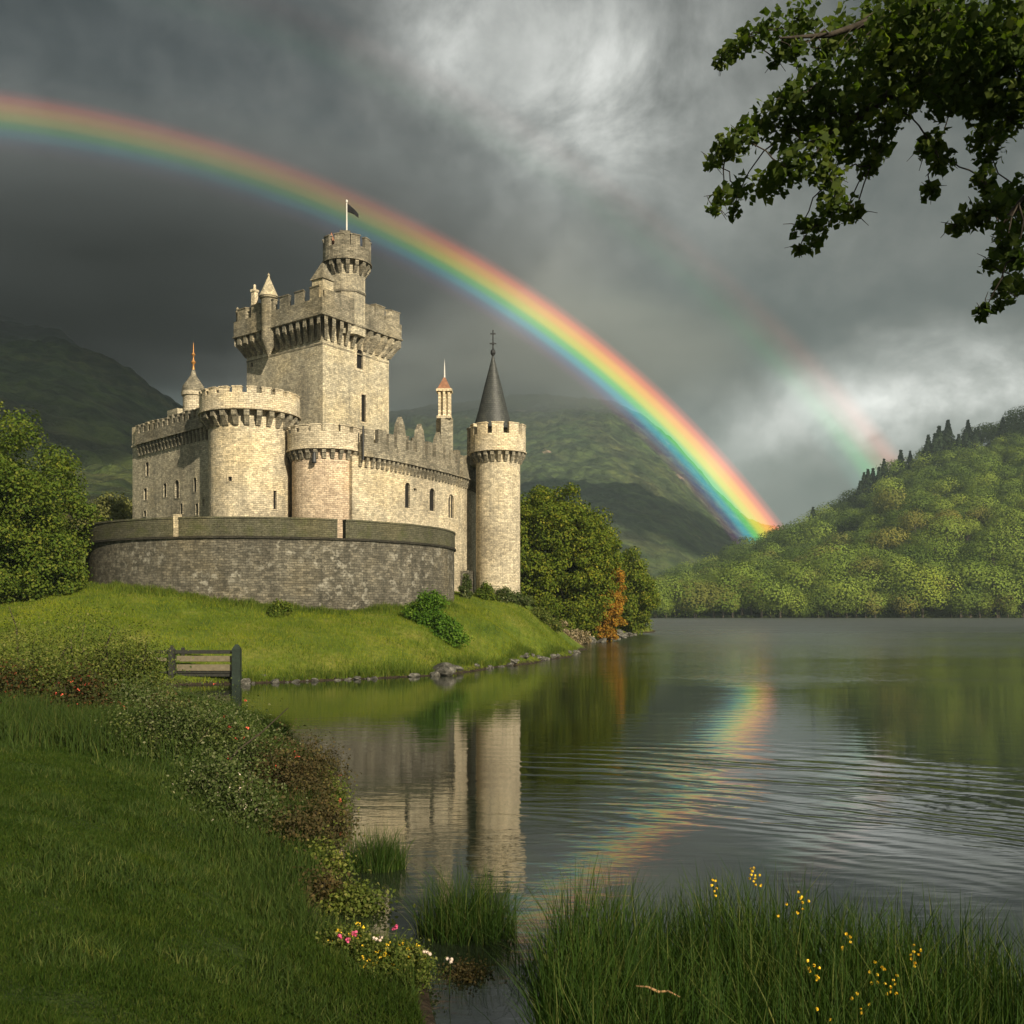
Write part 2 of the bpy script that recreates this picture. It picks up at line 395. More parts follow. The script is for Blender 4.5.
br = t.node('ShaderNodeTexBrick'); t.l.new(uv, br.inputs[0]); br.inputs['Scale'].default_value = 1
br.inputs['Brick Width'].default_value = .3; br.inputs['Row Height'].default_value = .2; br.inputs['Mortar Size'].default_value = .02
br.inputs['Color1'].default_value = (.05, .054, .05, 1); br.inputs['Color2'].default_value = (.028, .031, .03, 1); br.inputs['Mortar'].default_value = (.012, .013, .012, 1)
pos = t.node('ShaderNodeTexCoord').outputs['Object']; n = t.noise(pos, 3, 5, .7)
c = t.mix(t.mapr(n, .5, .7, 0, .6), br.outputs[0], (.075, .078, .06))
principled(t, c, .55, t.bump(t.m('ADD', br.outputs[0], n), .5, .03), .4); M['slate'] = m
M['copper'] = simple_mat('rust_cap', (.22, .105, .06), .7, 5)
M['gilt'] = simple_mat('gilded_finial', (.42, .2, .06), .45, 5, .2, .4)
M['iron'] = simple_mat('dark_iron', (.02, .021, .022), .5, 8)
M['pole'] = simple_mat('white_pole', (.55, .53, .48), .5, 4, .15)
M['flag'] = simple_mat('black_flag_cloth', (.012, .012, .014), .9, 4)
M['bark'] = simple_mat('bark', (.045, .036, .026), .95, 9, .5, bumpd=.04)
M['stem'] = simple_mat('shrub_stem', (.06, .05, .03), .95, 9, .4)
M['wood_pale'] = simple_mat('weathered_plank', (.13, .11, .07), .85, 5, .3)
M['wood_dark'] = simple_mat('dark_timber', (.022, .022, .018), .85, 6, .4)
M['wood_green'] = simple_mat('green_painted_post', (.013, .022, .015), .7, 6, .4)
M['dead'] = simple_mat('dead_stalk', (.05, .04, .025), .9, 8)
m, t = newmat('shore_rock'); pos = t.node('ShaderNodeTexCoord').outputs['Object']; n = t.noise(pos, 3, 6, .7); n2_ = t.noise(pos, 9, 4, .7)
c = t.ramp(n, [(.32, (.03, .028, .02)), (.52, (.09, .085, .07)), (.7, (.26, .245, .21))])
principled(t, c, .85, t.bump(t.m('ADD', n, n2_), .8, .08), .3); M['rock'] = m

def leaf_mat(name, ca, cb, cc=None, trans=.3, gloss=.0, scale=.5, tmul=(1.3, 1.45, .5)):
    m, t = newmat(name)
    g = t.node('ShaderNodeNewGeometry'); r = g.outputs['Random Per Island']; n = t.noise(g.outputs['Position'], scale, 3, .6)
    c = t.ramp(r, [(0, ca), (.75, cb)] + ([(1, cc)] if cc else []))
    c = t.mix(1.0, c, t.ramp(n, [(.3, (.7, .78, .7)), (.55, (1, 1, 1)), (.75, (1.35, 1.22, .9))]), 'MULTIPLY')
    p = t.node('ShaderNodeBsdfPrincipled'); t.inp(p, 'Base Color', c); t.inp(p, 'Roughness', .7); t.inp(p, 'Specular IOR Level', .06 + gloss)
    tr = t.node('ShaderNodeBsdfTranslucent'); t.inp(tr, 'Color', t.mix(1.0, c, tmul, 'MULTIPLY'))
    mx = t.node('ShaderNodeMixShader'); mx.inputs[0].default_value = trans
    t.l.new(p.outputs[0], mx.inputs[1]); t.l.new(tr.outputs[0], mx.inputs[2]); t.l.new(mx.outputs[0], t.out.inputs[0])
    return m
M['leaf_dark'] = leaf_mat('oak_leaf', (.036, .062, .010), (.062, .09, .015), (.105, .13, .025), .5, .1)
M['leaf_left'] = leaf_mat('tree_leaf_green', (.05, .085, .012), (.095, .13, .016), (.16, .17, .03), .25)
M['leaf_right'] = leaf_mat('tree_leaf_yellow_green', (.06, .095, .010), (.12, .15, .016), (.2, .19, .025), .25)
M['leaf_orange'] = leaf_mat('autumn_leaf', (.22, .10, .014), (.34, .18, .022), (.22, .19, .03), .25)
M['leaf_pale'] = leaf_mat('pale_leaf', (.10, .11, .03), (.16, .16, .05), (.2, .19, .07), .25)
M['leaf_bright'] = leaf_mat('bright_shrub_leaf', (.05, .11, .012), (.09, .17, .018), (.14, .21, .03), .3)
M['leaf_front'] = leaf_mat('bank_shrub_leaf', (.055, .08, .014), (.115, .14, .026), (.2, .19, .06), .3, .05, 1.5)
M['leaf_deep'] = leaf_mat('deep_shrub_leaf', (.042, .066, .016), (.085, .11, .03), (.2, .2, .11), .3, .05, 1.5)
M['leaf_brown'] = leaf_mat('russet_leaf', (.045, .045, .018), (.085, .06, .028), (.12, .10, .035), .3, .0, 1.5)
M['leaf_red'] = leaf_mat('red_leaf', (.04, .05, .016), (.06, .06, .02), (.13, .035, .02), .3, .0, 1.5)
M['leaf_beige'] = leaf_mat('beige_bloom_leaf', (.20, .15, .09), (.36, .29, .19), (.12, .10, .04), .2, .0, 1.5)
M['conifer'] = leaf_mat('conifer_needle', (.010, .020, .009), (.018, .03, .012), None, .1)
M['far1'] = leaf_mat('woodland_green', (.065, .10, .016), (.085, .125, .02), (.105, .145, .024), .15, scale=.02)
M['far2'] = leaf_mat('woodland_olive', (.12, .17, .024), (.155, .205, .03), (.20, .23, .045), .15, scale=.02)
M['far3'] = leaf_mat('woodland_russet', (.14, .15, .03), (.17, .155, .035), (.16, .17, .04), .15, scale=.02)
M['petal_red'] = simple_mat('coral_petal', (.62, .10, .055), .6, 20, .3)
M['petal_yellow'] = simple_mat('yellow_petal', (.75, .48, .02), .6, 20, .2)
M['petal_pink'] = simple_mat('pink_petal', (.6, .09, .2), .6, 20, .2)
M['petal_white'] = simple_mat('white_petal', (.62, .5, .42), .6, 20, .2)
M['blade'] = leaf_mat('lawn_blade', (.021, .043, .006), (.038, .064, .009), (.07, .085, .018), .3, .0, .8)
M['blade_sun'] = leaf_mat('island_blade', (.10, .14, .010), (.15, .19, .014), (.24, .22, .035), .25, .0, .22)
M['reed'] = leaf_mat('reed_blade', (.020, .046, .006), (.038, .075, .009), (.12, .13, .035), .35, .1, 1.5)
M['tall'] = leaf_mat('tall_grass_blade', (.028, .052, .010), (.05, .08, .014), (.10, .11, .03), .3, .05, 1.2)

# ------------------------------------------------------------------ ground
def smooth01(x): x = np.clip(x, 0, 1); return x * x * (3 - 2 * x)
def grd(px, py): # point on the water plane seen at that pixel
    Y = CAMZ * F / (py - HY); return ((px - 512) / F * Y, Y)
isl = [grd(*q) for q in ((242, 684), (300, 682), (370, 679), (430, 676), (500, 667), (545, 660), (574, 655.5))] + [(6.0, 92), (4.8, 106), (10.5, 119), (14, 129), (18, 150), (23, 163), (25.5, 178), (22, 200), (10, 240)]
bank = [(-.2, 7.4), (-.7, 9.6), (-.95, 11), (-2.0, 12), (-2.6, 14.7), (-3.2, 18), (-4.2, 23), (-6.7, 30), (-10.7, 39), (-15.3, 46.5)]
CP = []
def offs(path, d, z):
    for i, p in enumerate(path):
        a = np.array(path[max(i - 1, 0)]); b = np.array(path[min(i + 1, len(path) - 1)]); tt = (b - a) / np.linalg.norm(b - a)
        CP.append((p[0] + tt[1] * d, p[1] - tt[0] * d, z))
for p in isl: CP.append((*p, -.02))
offs(isl, 1.6, -1.0); offs(isl[:7], -1.0, .38)
for p in bank: CP.append((*p, .0))
offs(bank, 1.5, -.7); offs(bank, -1.2, .38)
for px, z in ((105, 5.5), (150, 5.1), (200, 4.65), (250, 4.2), (300, 3.85), (345, 3.7), (400, 3.9), (440, 4.2)):
    a = math.atan((px - 512) / F); c_ = np.array((-19., 81.)); d_ = np.array((math.sin(a), math.cos(a))); bq = d_ @ c_; q = bq - math.sqrt(max(bq * bq - (c_ @ c_ - 14.6 ** 2), 0))
    CP.append((d_[0] * q, d_[1] * q, z))
CP += [(-19, 81, 6.5), (-19, 90, 6.5), (-10, 84, 6), (-28, 84, 6.5), (-4, 82, 4.5), (-2.5, 84, 4.5), (.5, 88, 4.4), (-1.5, 90, 4.6), (2, 95, 4.0), (-8, 100, 6), (0, 105, 4), (5, 115, 1.5), (8, 128, 1.3), (10, 140, 1.6), (15, 160, 1.6), (0, 150, 4), (10, 190, 2),
       (-36, 75, 4.4), (-38, 62, 3.4), (-26, 52.5, 2.35), (-21, 55, 2.3), (-17, 54.4, 1.2), (-45, 55, 2.6), (-30, 60, 3.3), (-20, 62, 3.1), (-12, 62, 2.6), (-6, 66, 2.6), (-1, 75, 2.6), (2, 82, 2.2), (-60, 60, 4), (-50, 85, 6), (-70, 90, 9), (-90, 70, 9), (-30, 110, 7), (-60, 130, 10), (-100, 130, 14), (-20, 160, 7), (-60, 190, 12),
       (-15, 50.2, -.6), (-18, 50, -.6), (-22, 49, -.6), (-28, 46.5, -.5), (-36, 44, -.5), (-50, 42, -.5), (-70, 40, -.3),
       (-19, 46, .5), (-24, 43.5, .6), (-34, 40, .7), (-22, 38, 1.2), (-35, 34, 1.4),
       (-9.5, 18.5, 1.45), (-7, 17, 1.25), (-4.2, 11.2, 1.1), (-2.6, 5.2, 1.5), (-2.4, 8, .85), (-5, 7, 1.5), (-4.4, 15, .65), (-6, 22, .8), (-9, 28, .8), (-14, 30, 1.0), (-20, 15, 2.2), (-20, 28, 1.5), (-30, 22, 2.2), (-12, 6, 2.2), (0, 3.5, 1.2), (0, 0, 1.6), (0, -10, 2), (-30, 0, 3), (10, -10, 2.2), (30, -10, 2.5),
       (1.5, 6.0, .35), (4, 5.2, .5), (8, 5, .9), (13, 4, 1.4), (2, 9, -.12), (4, 9, -.12), (1, 8, -.1), (5.5, 9.5, -.2), (3, 11.5, -.5), (5.5, 11.5, -.6), (7, 7.5, .0), (12, 9, .0), (20, 10, .0), (40, 11, 0), (12, 12, -1), (20, 14, -1), (40, 16, -1), (30, 2, 1.6), (1.2, 12.5, -.6), (1, 20, -1.3), (0, 30, -1.6), (10, 30, -2), (20, 50, -2.2), (0, 45, -1.6), (-8, 46, -1.2), (30, 90, -2.5), (15, 100, -2.2), (50, 60, -2.5), (50, 140, -2.5), (45, 190, -2.5), (50, 30, -2.2), (35, 240, -2.5)]
CP = np.array(CP); PC = CP[:, :2]
def tps(r2): return np.where(r2 > 1e-9, r2 * np.log(np.maximum(r2, 1e-9)), 0)
K = tps(((PC[:, None] - PC[None]) ** 2).sum(-1)) + np.eye(len(PC)) * .4
Pm = np.c_[np.ones(len(PC)), PC]; A_ = np.block([[K, Pm], [Pm.T, np.zeros((3, 3))]])
sol = np.linalg.solve(A_, np.r_[CP[:, 2], np.zeros(3)]); Wt, Af = sol[:-3], sol[-3:]
def vnoise(x, y, s, seed=0, octv=4, gain=.5):
    out = 0; amp = 1; tot_ = 0
    for o in range(octv):
        r_ = np.random.default_rng(seed + o * 17); G = r_.random((256, 256))
        X = x / s; Yy = y / s; xi = np.floor(X).astype(int); yi = np.floor(Yy).astype(int); fx = smooth01(X - xi); fy = smooth01(Yy - yi)
        g = lambda a, b: G[a % 256, b % 256]
        out = out + amp * ((g(xi, yi) * (1 - fx) + g(xi + 1, yi) * fx) * (1 - fy) + (g(xi, yi + 1) * (1 - fx) + g(xi + 1, yi + 1) * fx) * fy)
        tot_ += amp; amp *= gain; s = s / 2.03
    return out / tot_ - .5
def H(x, y):
    x = np.atleast_1d(np.asarray(x, float)); y = np.atleast_1d(np.asarray(y, float)); sh = x.shape; x = x.ravel(); y = y.ravel()
    xc = np.clip(x, -100, 50); yc = np.clip(y, -10, 240); z = np.empty(len(x))
    for i in range(0, len(x), 20000):
        a = xc[i:i + 20000]; b = yc[i:i + 20000]
        z[i:i + 20000] = tps((a[:, None] - PC[:, 0]) ** 2 + (b[:, None] - PC[:, 1]) ** 2) @ Wt + Af[0] + Af[1] * a + Af[2] * b
    z = np.clip(z, -3, 16)
    basez = np.where(x < 0, 6 * smooth01((-x - 20) / 40), 0) - 3 * smooth01((x + 60) / 50)
    basez = np.where(y < 0, 3, basez)
    d = np.hypot(x - xc, y - yc); k = smooth01(d / 40)
    z = z * (1 - k) + basez * k
    land = smooth01((z - .05) / .5)
    z = z + land * (vnoise(x, y, 2.2, 3) * .22 + vnoise(x, y, .6, 9) * .07 * (y < 40))
    return z.reshape(sh)
def axis(lo, hi, step, flo, fhi):
    a = list(np.arange(lo, hi + 1e-6, step)); s = step
    while a[-1] < fhi: s *= 1.25; a.append(a[-1] + s)
    s = step; b = []
    c = lo
    while c > flo: s *= 1.25; c -= s; b.append(c)
    return np.array(b[::-1] + a)
gx = np.unique(np.r_[axis(-60, 40, .6, -4500, 4500), np.arange(-12, 8, .2)]); gy = np.unique(np.r_[axis(-4, 200, .6, -1500, 5000), np.arange(4, 24, .2)])
GX, GY = np.meshgrid(gx, gy); GZ = H(GX, GY)
def gridmesh(name, X, Y, Z, mat, smooth=True):
    ny, nx = X.shape; V = np.stack([X.ravel(), Y.ravel(), Z.ravel()], 1); i = np.arange(ny * nx).reshape(ny, nx)
    Fq = np.stack([i[:-1, :-1].ravel(), i[:-1, 1:].ravel(), i[1:, 1:].ravel(), i[1:, :-1].ravel()], 1)
    return npmesh(name, V, Fq, mat, smooth)
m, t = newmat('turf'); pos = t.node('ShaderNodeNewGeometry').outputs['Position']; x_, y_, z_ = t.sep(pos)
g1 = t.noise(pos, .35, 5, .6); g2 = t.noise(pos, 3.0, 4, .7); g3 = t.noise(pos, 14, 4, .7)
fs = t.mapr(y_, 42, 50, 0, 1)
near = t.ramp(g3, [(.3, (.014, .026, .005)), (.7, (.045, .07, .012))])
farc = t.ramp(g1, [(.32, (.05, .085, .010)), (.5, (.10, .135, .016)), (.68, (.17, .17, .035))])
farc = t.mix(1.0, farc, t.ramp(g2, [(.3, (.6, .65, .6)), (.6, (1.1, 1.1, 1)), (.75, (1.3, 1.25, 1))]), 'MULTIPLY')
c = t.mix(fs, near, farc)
mud = t.ramp(g2, [(.35, (.018, .013, .008)), (.65, (.05, .036, .024))])
c = t.mix(t.mapr(t.m('ADD', z_, t.m('MULTIPLY', t.m('SUBTRACT', g2, .5), .5)), .10, .32, 1, 0), c, mud)
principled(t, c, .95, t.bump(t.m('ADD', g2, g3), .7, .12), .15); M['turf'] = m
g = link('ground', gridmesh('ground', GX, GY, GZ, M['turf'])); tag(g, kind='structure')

# ------------------------------------------------------------------ water
m, t = newmat('lake_water'); pos = t.node('ShaderNodeNewGeometry').outputs['Position']; x_, y_, z_ = t.sep(pos)
dist = t.m('SQRT', t.m('ADD', t.m('MULTIPLY', x_, x_), t.m('MULTIPLY', y_, y_)))
r1 = t.noise(t.mapping(pos, (.55, 1.9, 1)), 1.0, 4, .55, .3)
r2 = t.noise(t.mapping(pos, (2.5, 7.0, 1), rot=(0, 0, R(8))), 1.0, 3, .5)
r3 = t.noise(t.mapping(pos, (.10, .22, 1)), 1.0, 3, .5)
def rings(cx, cy, lam, r0, wdt, ang=0, aw=1):
    dx = t.m('SUBTRACT', x_, cx); dy = t.m('SUBTRACT', y_, cy)
    rr = t.m('SQRT', t.m('ADD', t.m('MULTIPLY', dx, dx), t.m('MULTIPLY', dy, dy)))
    rrw = t.m('ADD', rr, t.m('ADD', t.m('MULTIPLY', t.m('SUBTRACT', r3, .5), 3.4), t.m('MULTIPLY', t.m('SUBTRACT', r1, .5), .5)))
    s_ = t.m('SINE', t.m('MULTIPLY', rrw, 2 * math.pi / lam))
    e = t.m('DIVIDE', t.m('SUBTRACT', rr, r0), wdt); e = t.m('EXPONENT', t.m('MULTIPLY', t.m('MULTIPLY', e, e), -1))
    an = t.m('DIVIDE', t.m('SUBTRACT', t.m('ARCTAN2', dx, dy), ang), aw); an = t.m('EXPONENT', t.m('MULTIPLY', t.m('MULTIPLY', an, an), -1))
    return t.m('MULTIPLY', s_, t.m('MULTIPLY', t.m('MULTIPLY', e, an), t.mapr(t.noise(t.mapping(pos, (.16, .3, 1), loc=(4, 2, 0)), 1.0, 3, .6), .38, .6, .05, 1.4)))
rg = t.m('ADD', t.m('MULTIPLY', rings(-3, 6, .95, 20, 4.5, .46, .26), .008), t.m('MULTIPLY', rings(-6, 2, .5, 22, 5, .62, .25), .003))
calm = t.mapr(r3, .4, .62, .45, 1.1)
h = t.m('ADD', t.m('MULTIPLY', t.m('MULTIPLY', r1, calm), .009), t.m('ADD', t.m('MULTIPLY', r2, .0016), rg))
windn = t.noise(t.mapping(pos, (.02, .05, 1)), 1.0, 3, .5)
wind = t.mapr(t.m('ADD', dist, t.m('MULTIPLY', t.m('SUBTRACT', windn, .5), 120)), 50, 260, 0, 1)
chop = t.noise(t.mapping(pos, (.8, 1.6, 1)), 1.0, 3, .6)
h = t.m('ADD', h, t.m('MULTIPLY', t.m('MULTIPLY', chop, wind), .42))
rough = t.m('ADD', t.m('MULTIPLY', wind, .42), .02)
p = principled(t, (.012, .017, .009), rough, t.bump(h, 1.0, 1.0), .5, IOR=2.0)
M['water'] = m
wx = np.array([-4500, -200, 0, 200, 4500.]); wy = np.array([-60, 0, 100, 400, 5000.]); WX, WY = np.meshgrid(wx, wy)
tag(link('lake_water', gridmesh('lake_water', WX, WY, WX * 0, M['water'])), kind='structure')

# ------------------------------------------------------------------ hills
def hill(name, crest, Yf, Yc, Yb, mat, nz, seed, pxr, nu=900, nvv=330, rough=1.0, expo=1.0):
    cp = np.array(crest, float); px = np.linspace(pxr[0], pxr[1], nu); v = np.linspace(0, 1, nvv)
    PXg, Vg = np.meshgrid(px, v); cv = (HY - np.interp(PXg, cp[:, 0], cp[:, 1])) / F
    Yg = np.where(Vg < .7, Yf + (Yc - Yf) * Vg / .7, Yc + (Yb - Yc) * (Vg - .7) / .3)
    Xg = (PXg - 512) / F * Yg
    zc = CAMZ + cv * Yc; sft = (Yg - Yf) / (Yc - Yf)
    prof = np.where(sft < 1, np.clip(sft, 0, 1) ** expo, 1 - .5 * smooth01((Yg - Yc) / (Yb - Yc)))
    Z = zc * prof
    fall = smooth01(sft / .25)
    rid = 1 - 2 * np.abs(vnoise(Xg + 300, Yg, nz, seed, 5)) * 2
    Z = Z + fall * (vnoise(Xg, Yg, nz * 1.4, seed + 40, 5) * zc * .22 + (rid - .6) * zc * .06 * rough)
    Z = Z + fall * (vnoise(Xg, Yg, 60, seed + 5, 4) * 26 + np.abs(vnoise(Xg, Yg, 14, seed + 8, 2)) * 14) * rough
    Z = np.where(sft < .02, -2, Z)
    return link(name, gridmesh(name, Xg, Yg, Z, mat)), (Xg, Yg, Z)
def hill_mat(name, a, b, rockc, rock_lo, scl, brown):
    m, t = newmat(name); pos = t.node('ShaderNodeNewGeometry').outputs['Position']
    n1 = t.noise(pos, scl, 6, .65); n2 = t.noise(pos, scl * 9, 5, .7); n3 = t.noise(t.mapping(pos, (1, 1, .5)), scl * 2.3, 5, .7)
    c = t.mix(t.mapr(n1, .35, .65, 0, 1), a, b)
    c = t.mix(t.mapr(n3, .48, .66, 0, .7), c, brown)
    vo = t.node('ShaderNodeTexVoronoi'); t.l.new(pos, vo.inputs[0]); vo.inputs['Scale'].default_value = .085
    tex = t.m('SUBTRACT', 1.0, vo.outputs[0])
    c = t.mix(1.0, c, t.ramp(n2, [(.36, (.3, .34, .34)), (.5, (.9, .9, .9)), (.64, (1.8, 1.75, 1.4))]), 'MULTIPLY')
    nr = t.noise(t.mapping(pos, (1, 1, .3)), scl * 4, 6, .75)
    c = t.mix(t.mapr(nr, rock_lo, rock_lo + .05, 0, .8), c, rockc)
    principled(t, c, .95, t.bump(t.m('ADD', n2, t.m('MULTIPLY', tex, .5)), 1.0, 9.0), .1)
    return m
M['hill_left'] = hill_mat('left_mountain_slope', (.016, .028, .010), (.032, .044, .013), (.09, .075, .055), .66, .006, (.04, .032, .018))
M['hill_mid'] = hill_mat('far_mountain_slope', (.02, .034, .014), (.034, .048, .018), (.24, .17, .12), .655, .004, (.045, .045, .022))
M['hill_right'] = hill_mat('wooded_hill_floor', (.022, .036, .010), (.045, .058, .014), (.1, .08, .05), .8, .02, (.05, .045, .02))
hl, _ = hill('left_mountain', [(-1500, 250), (-500, 200), (-200, 250), (0, 322), (60, 338), (120, 368), (160, 392), (200, 425), (260, 470), (330, 520), (460, 580), (560, 603)], 190, 900, 1500, M['hill_left'], 260, 11, (-1500, 560), rough=.8, expo=.95)
hm, _ = hill('far_mountain', [(-300, 400), (100, 405), (300, 410), (450, 402), (560, 400), (610, 406), (640, 420), (680, 452), (720, 498), (745, 520), (800, 545), (900, 570), (1100, 590), (1600, 560)], 620, 1700, 2600, M['hill_mid'], 420, 23, (-300, 1600), rough=.8, expo=1.0)
hr, HRG = hill('wooded_hill', [(590, 610), (650, 602), (690, 587), (730, 567), (770, 549), (800, 538), (850, 515), (885, 491), (930, 464), (1024, 424), (1150, 370), (1300, 330), (1900, 300)], 402, 690, 1100, M['hill_right'], 120, 31, (560, 1900), rough=.5, expo=1.0)
for o in (hl, hm, hr): tag(o, kind='structure')

# ------------------------------------------------------------------ leaves, blades, trees
def rand_unit(n, r=rng):
    v = r.normal(size=(n, 3)); return v / np.linalg.norm(v, axis=1)[:, None]
def leaf_quads(C, Nn, size, elong=1.6, droop=0.0):
    """rhombic leaves with a slight fold; C centres, Nn facing directions"""
    n = len(C); a = rand_unit(n); a = np.cross(Nn, a); a /= np.linalg.norm(a, axis=1)[:, None] + 1e-9
    if droop: a[:, 2] -= droop; a /= np.linalg.norm(a, axis=1)[:, None]
    b = np.cross(Nn, a); b /= np.linalg.norm(b, axis=1)[:, None] + 1e-9
    s = (size * rng.uniform(.6, 1.35, n))[:, None] if np.isscalar(size) else size[:, None]
    f = Nn * s * .12
    b = -b
    V = np.stack([C - a * s * .5 * elong / 1.3, C + b * s * .42 + f, C + a * s * .5 * elong / 1.3, C - b * s * .42 + f], 1).reshape(-1, 3)
    return V, np.arange(4 * n).reshape(n, 4)
def clump_leaves(cen, rad, n, out=.55, flat=.8, shell=.65):
    """n leaves over each clump centre; returns positions, normals"""
    k = len(cen); d = rand_unit(k * n).reshape(k, n, 3)
    rr = rng.uniform(0, 1, (k, n, 1)) ** (1 - shell)
    rr = np.clip(rr, .25, 1)
    P = cen[:, None] + d * rr * rad[:, None, None] * np.array([1, 1, flat])
    N_ = d * out + rand_unit(k * n).reshape(k, n, 3) * (1 - out) + np.array([0, 0, .25])
    N_ = N_.reshape(-1, 3); N_ /= np.linalg.norm(N_, axis=1)[:, None]
    return P.reshape(-1, 3), N_
def crown_clumps(c, r, n, crad, fill=.55, bottom=-.7, seed=0):
    rr = np.random.default_rng(seed); d = rand_unit(n * 3, rr); d = d[d[:, 2] > bottom][:n]
    q = rr.uniform(fill, 1, (len(d), 1)) * (1 + rr.normal(0, .06, (len(d), 1)))
    return np.array(c) + d * q * np.array(r), crad * rr.uniform(.65, 1.25, len(d))
def tube(V, Fs, pts, rads, n=6):
    """append a tapering tube through pts"""
    base = sum(len(x) for x in V); pts = [Vector(p) for p in pts]; rings = []
    for i, p in enumerate(pts):
        d = (pts[min(i + 1, len(pts) - 1)] - pts[max(i - 1, 0)]).normalized(); a = d.orthogonal().normalized(); b = d.cross(a)
        if i and a.dot(pa) < 0: pass
        if i: a = (pa - d * pa.dot(d)).normalized(); b = d.cross(a)
        pa = a
        rings.append([p + (a * math.cos(2 * math.pi * k / n) + b * math.sin(2 * math.pi * k / n)) * rads[i] for k in range(n)])
    V.append(np.array([tuple(v) for r_ in rings for v in r_]))
    for i in range(len(pts) - 1):
        for k in range(n):
            Fs.append((base + i * n + k, base + i * n + (k + 1) % n, base + (i + 1) * n + (k + 1) % n, base + (i + 1) * n + k))
def curve_pts(a, b, n=5, sag=0.15, wob=.05):
    a, b = Vector(a), Vector(b); L = (b - a).length; out = []
    for i in range(n + 1):
        f = i / n; p = a.lerp(b, f) + Vector((0, 0, 1)) * (sag * L * 4 * f * (1 - f))
        if 0 < i < n: p += Vector((random.gauss(0, 1), random.gauss(0, 1), random.gauss(0, 1))) * wob * L
        out.append(p)
    return out
def limbs_mesh(name, base, top, trad, ends, mat=None):
    V, Fs = [], []; base = Vector(base); top = Vector(top)
    tp = curve_pts(base - Vector((0, 0, .3)), top, 6, 0, .02); tube(V, Fs, tp, [trad * 1.4] + [trad * (1 - i / 7) for i in range(1, 7)], 9)
    for e in ends:
        f = random.uniform(.3, .95); i = min(5, int(f * 6)); st = tp[i].lerp(tp[i + 1], f * 6 - i)
        r0 = trad * (1 - f) * .55 + trad * .12
        tube(V, Fs, curve_pts(st, e, 5, .06, .04), [r0 * (1 - .85 * k / 5) for k in range(6)], 5)
    return npmesh(name, np.concatenate(V), np.array(Fs), mat or M['bark'], True)
def tree(name, base, crown_c, crown_r, nclump, crad, nleaf, lsize, mat, label, cat='tree', group=None, trad=.35, seed=1, fill=.5, bottom=-.75, elong=1.5, keep=None, extra=None):
    base = Vector(base); root = empty(name, base, label, cat, group)
    cc, cr = crown_clumps(np.array(crown_c), crown_r, nclump, crad, fill, bottom, seed)
    if extra is not None: cc = np.r_[cc, extra[0]]; cr = np.r_[cr, extra[1]]
    if keep is not None: k = keep(cc); cc, cr = cc[k], cr[k]
    P, N_ = clump_leaves(cc, cr, nleaf)
    zmin = H(P[:, 0], P[:, 1]) + .05; ok = P[:, 2] > zmin; P, N_ = P[ok], N_[ok]
    V, Fq = leaf_quads(P, N_, lsize, elong)
    link('crown', npmesh('crown', V - np.array(base), Fq, mat), root)
    idx = np.random.default_rng(seed).choice(len(cc), min(len(cc), 26), replace=False)
    me = limbs_mesh('trunk', (0, 0, 0), Vector(crown_c) - base + Vector((0, 0, crown_r[2] * .4)), trad, [Vector(cc[i]) - base for i in idx])
    link('trunk', me, root)
    return root
def ground_at(x, y): return float(H(x, y)[0])

# big tree on the left of the castle
tree('broadleaf_tree', (-40.5, 70, ground_at(-40.5, 70)), (-40.4, 70, 9.2), (11.6, 8.5, 8.9), 480, 1.3, 330, .185, M['leaf_left'],
     'large rounded green tree left of the dark castle wall, crown reaching the lawn', 'tree', seed=4, trad=.45, fill=.62, bottom=-.95,
     extra=(np.array([(-30.6 + rng.uniform(-3.4, .8), 68 + rng.uniform(-2, 1), 6.3 + rng.uniform(-1.6, 2.2)) for _ in range(60)]), np.full(60, 1.0)))
tree('pale_shrub_tree', (-40, 100, ground_at(-40, 100)), (-38.5, 100, 11.3), (5.5, 4, 4.0), 110, 1.1, 130, .22, M['leaf_pale'],
     'pale yellow-green bushy tree behind the bastion wall, beside the far left castle corner', 'tree', seed=8, trad=.2, bottom=-1)
tree('pale_shrub_tree', (-47, 98, ground_at(-47, 98)), (-47, 98, 11.5), (5, 4, 3.6), 110, 1.1, 130, .22, M['leaf_pale'],
     'pale olive bushy tree rising behind the large green tree on the left', 'tree', seed=9, trad=.2, bottom=-1)
# trees right of the castle
tree('broadleaf_tree', (5.0, 114, ground_at(5.0, 114)), (4.0, 115, 9.2), (7.6, 6, 8.6), 430, 1.35, 330, .24, M['leaf_right'],
     'tall full green tree directly right of the spired round tower', 'tree', seed=14, trad=.4, fill=.62, bottom=-1)
tree('broadleaf_tree', (8.4, 126, ground_at(8.4, 126)), (8.7, 127, 6.3), (4.6, 4.0, 6.6), 240, 1.2, 290, .24, M['leaf_right'],
     'medium green tree between the tall tree and the orange one by the shore', 'tree', seed=15, trad=.3, fill=.6, bottom=-1)
tree('broadleaf_tree', (17.6, 152, ground_at(17.6, 152)), (17.2, 152, 6.2), (4.4, 5, 6.6), 210, 1.25, 260, .27, M['leaf_right'],
     'rounded green tree at the water edge, rightmost of the trees beside the castle', 'tree', seed=16, trad=.3, fill=.6, bottom=-1)
tree('broadleaf_tree', (13.2, 150, ground_at(13.2, 150)), (12.6, 150, 7.4), (4, 5, 6.6), 170, 1.25, 240, .27, M['leaf_right'],
     'green tree standing behind the orange autumn tree', 'tree', seed=17, trad=.3, fill=.6, bottom=-1)
tree('autumn_tree', (11.6, 120, .4), (11.6, 120, 4.6), (1.9, 1.6, 5.4), 130, .65, 200, .2, M['leaf_orange'],
     'slim orange autumn tree at the shore in front of the green trees', 'tree', seed=18, trad=.15, fill=.4, bottom=-1)

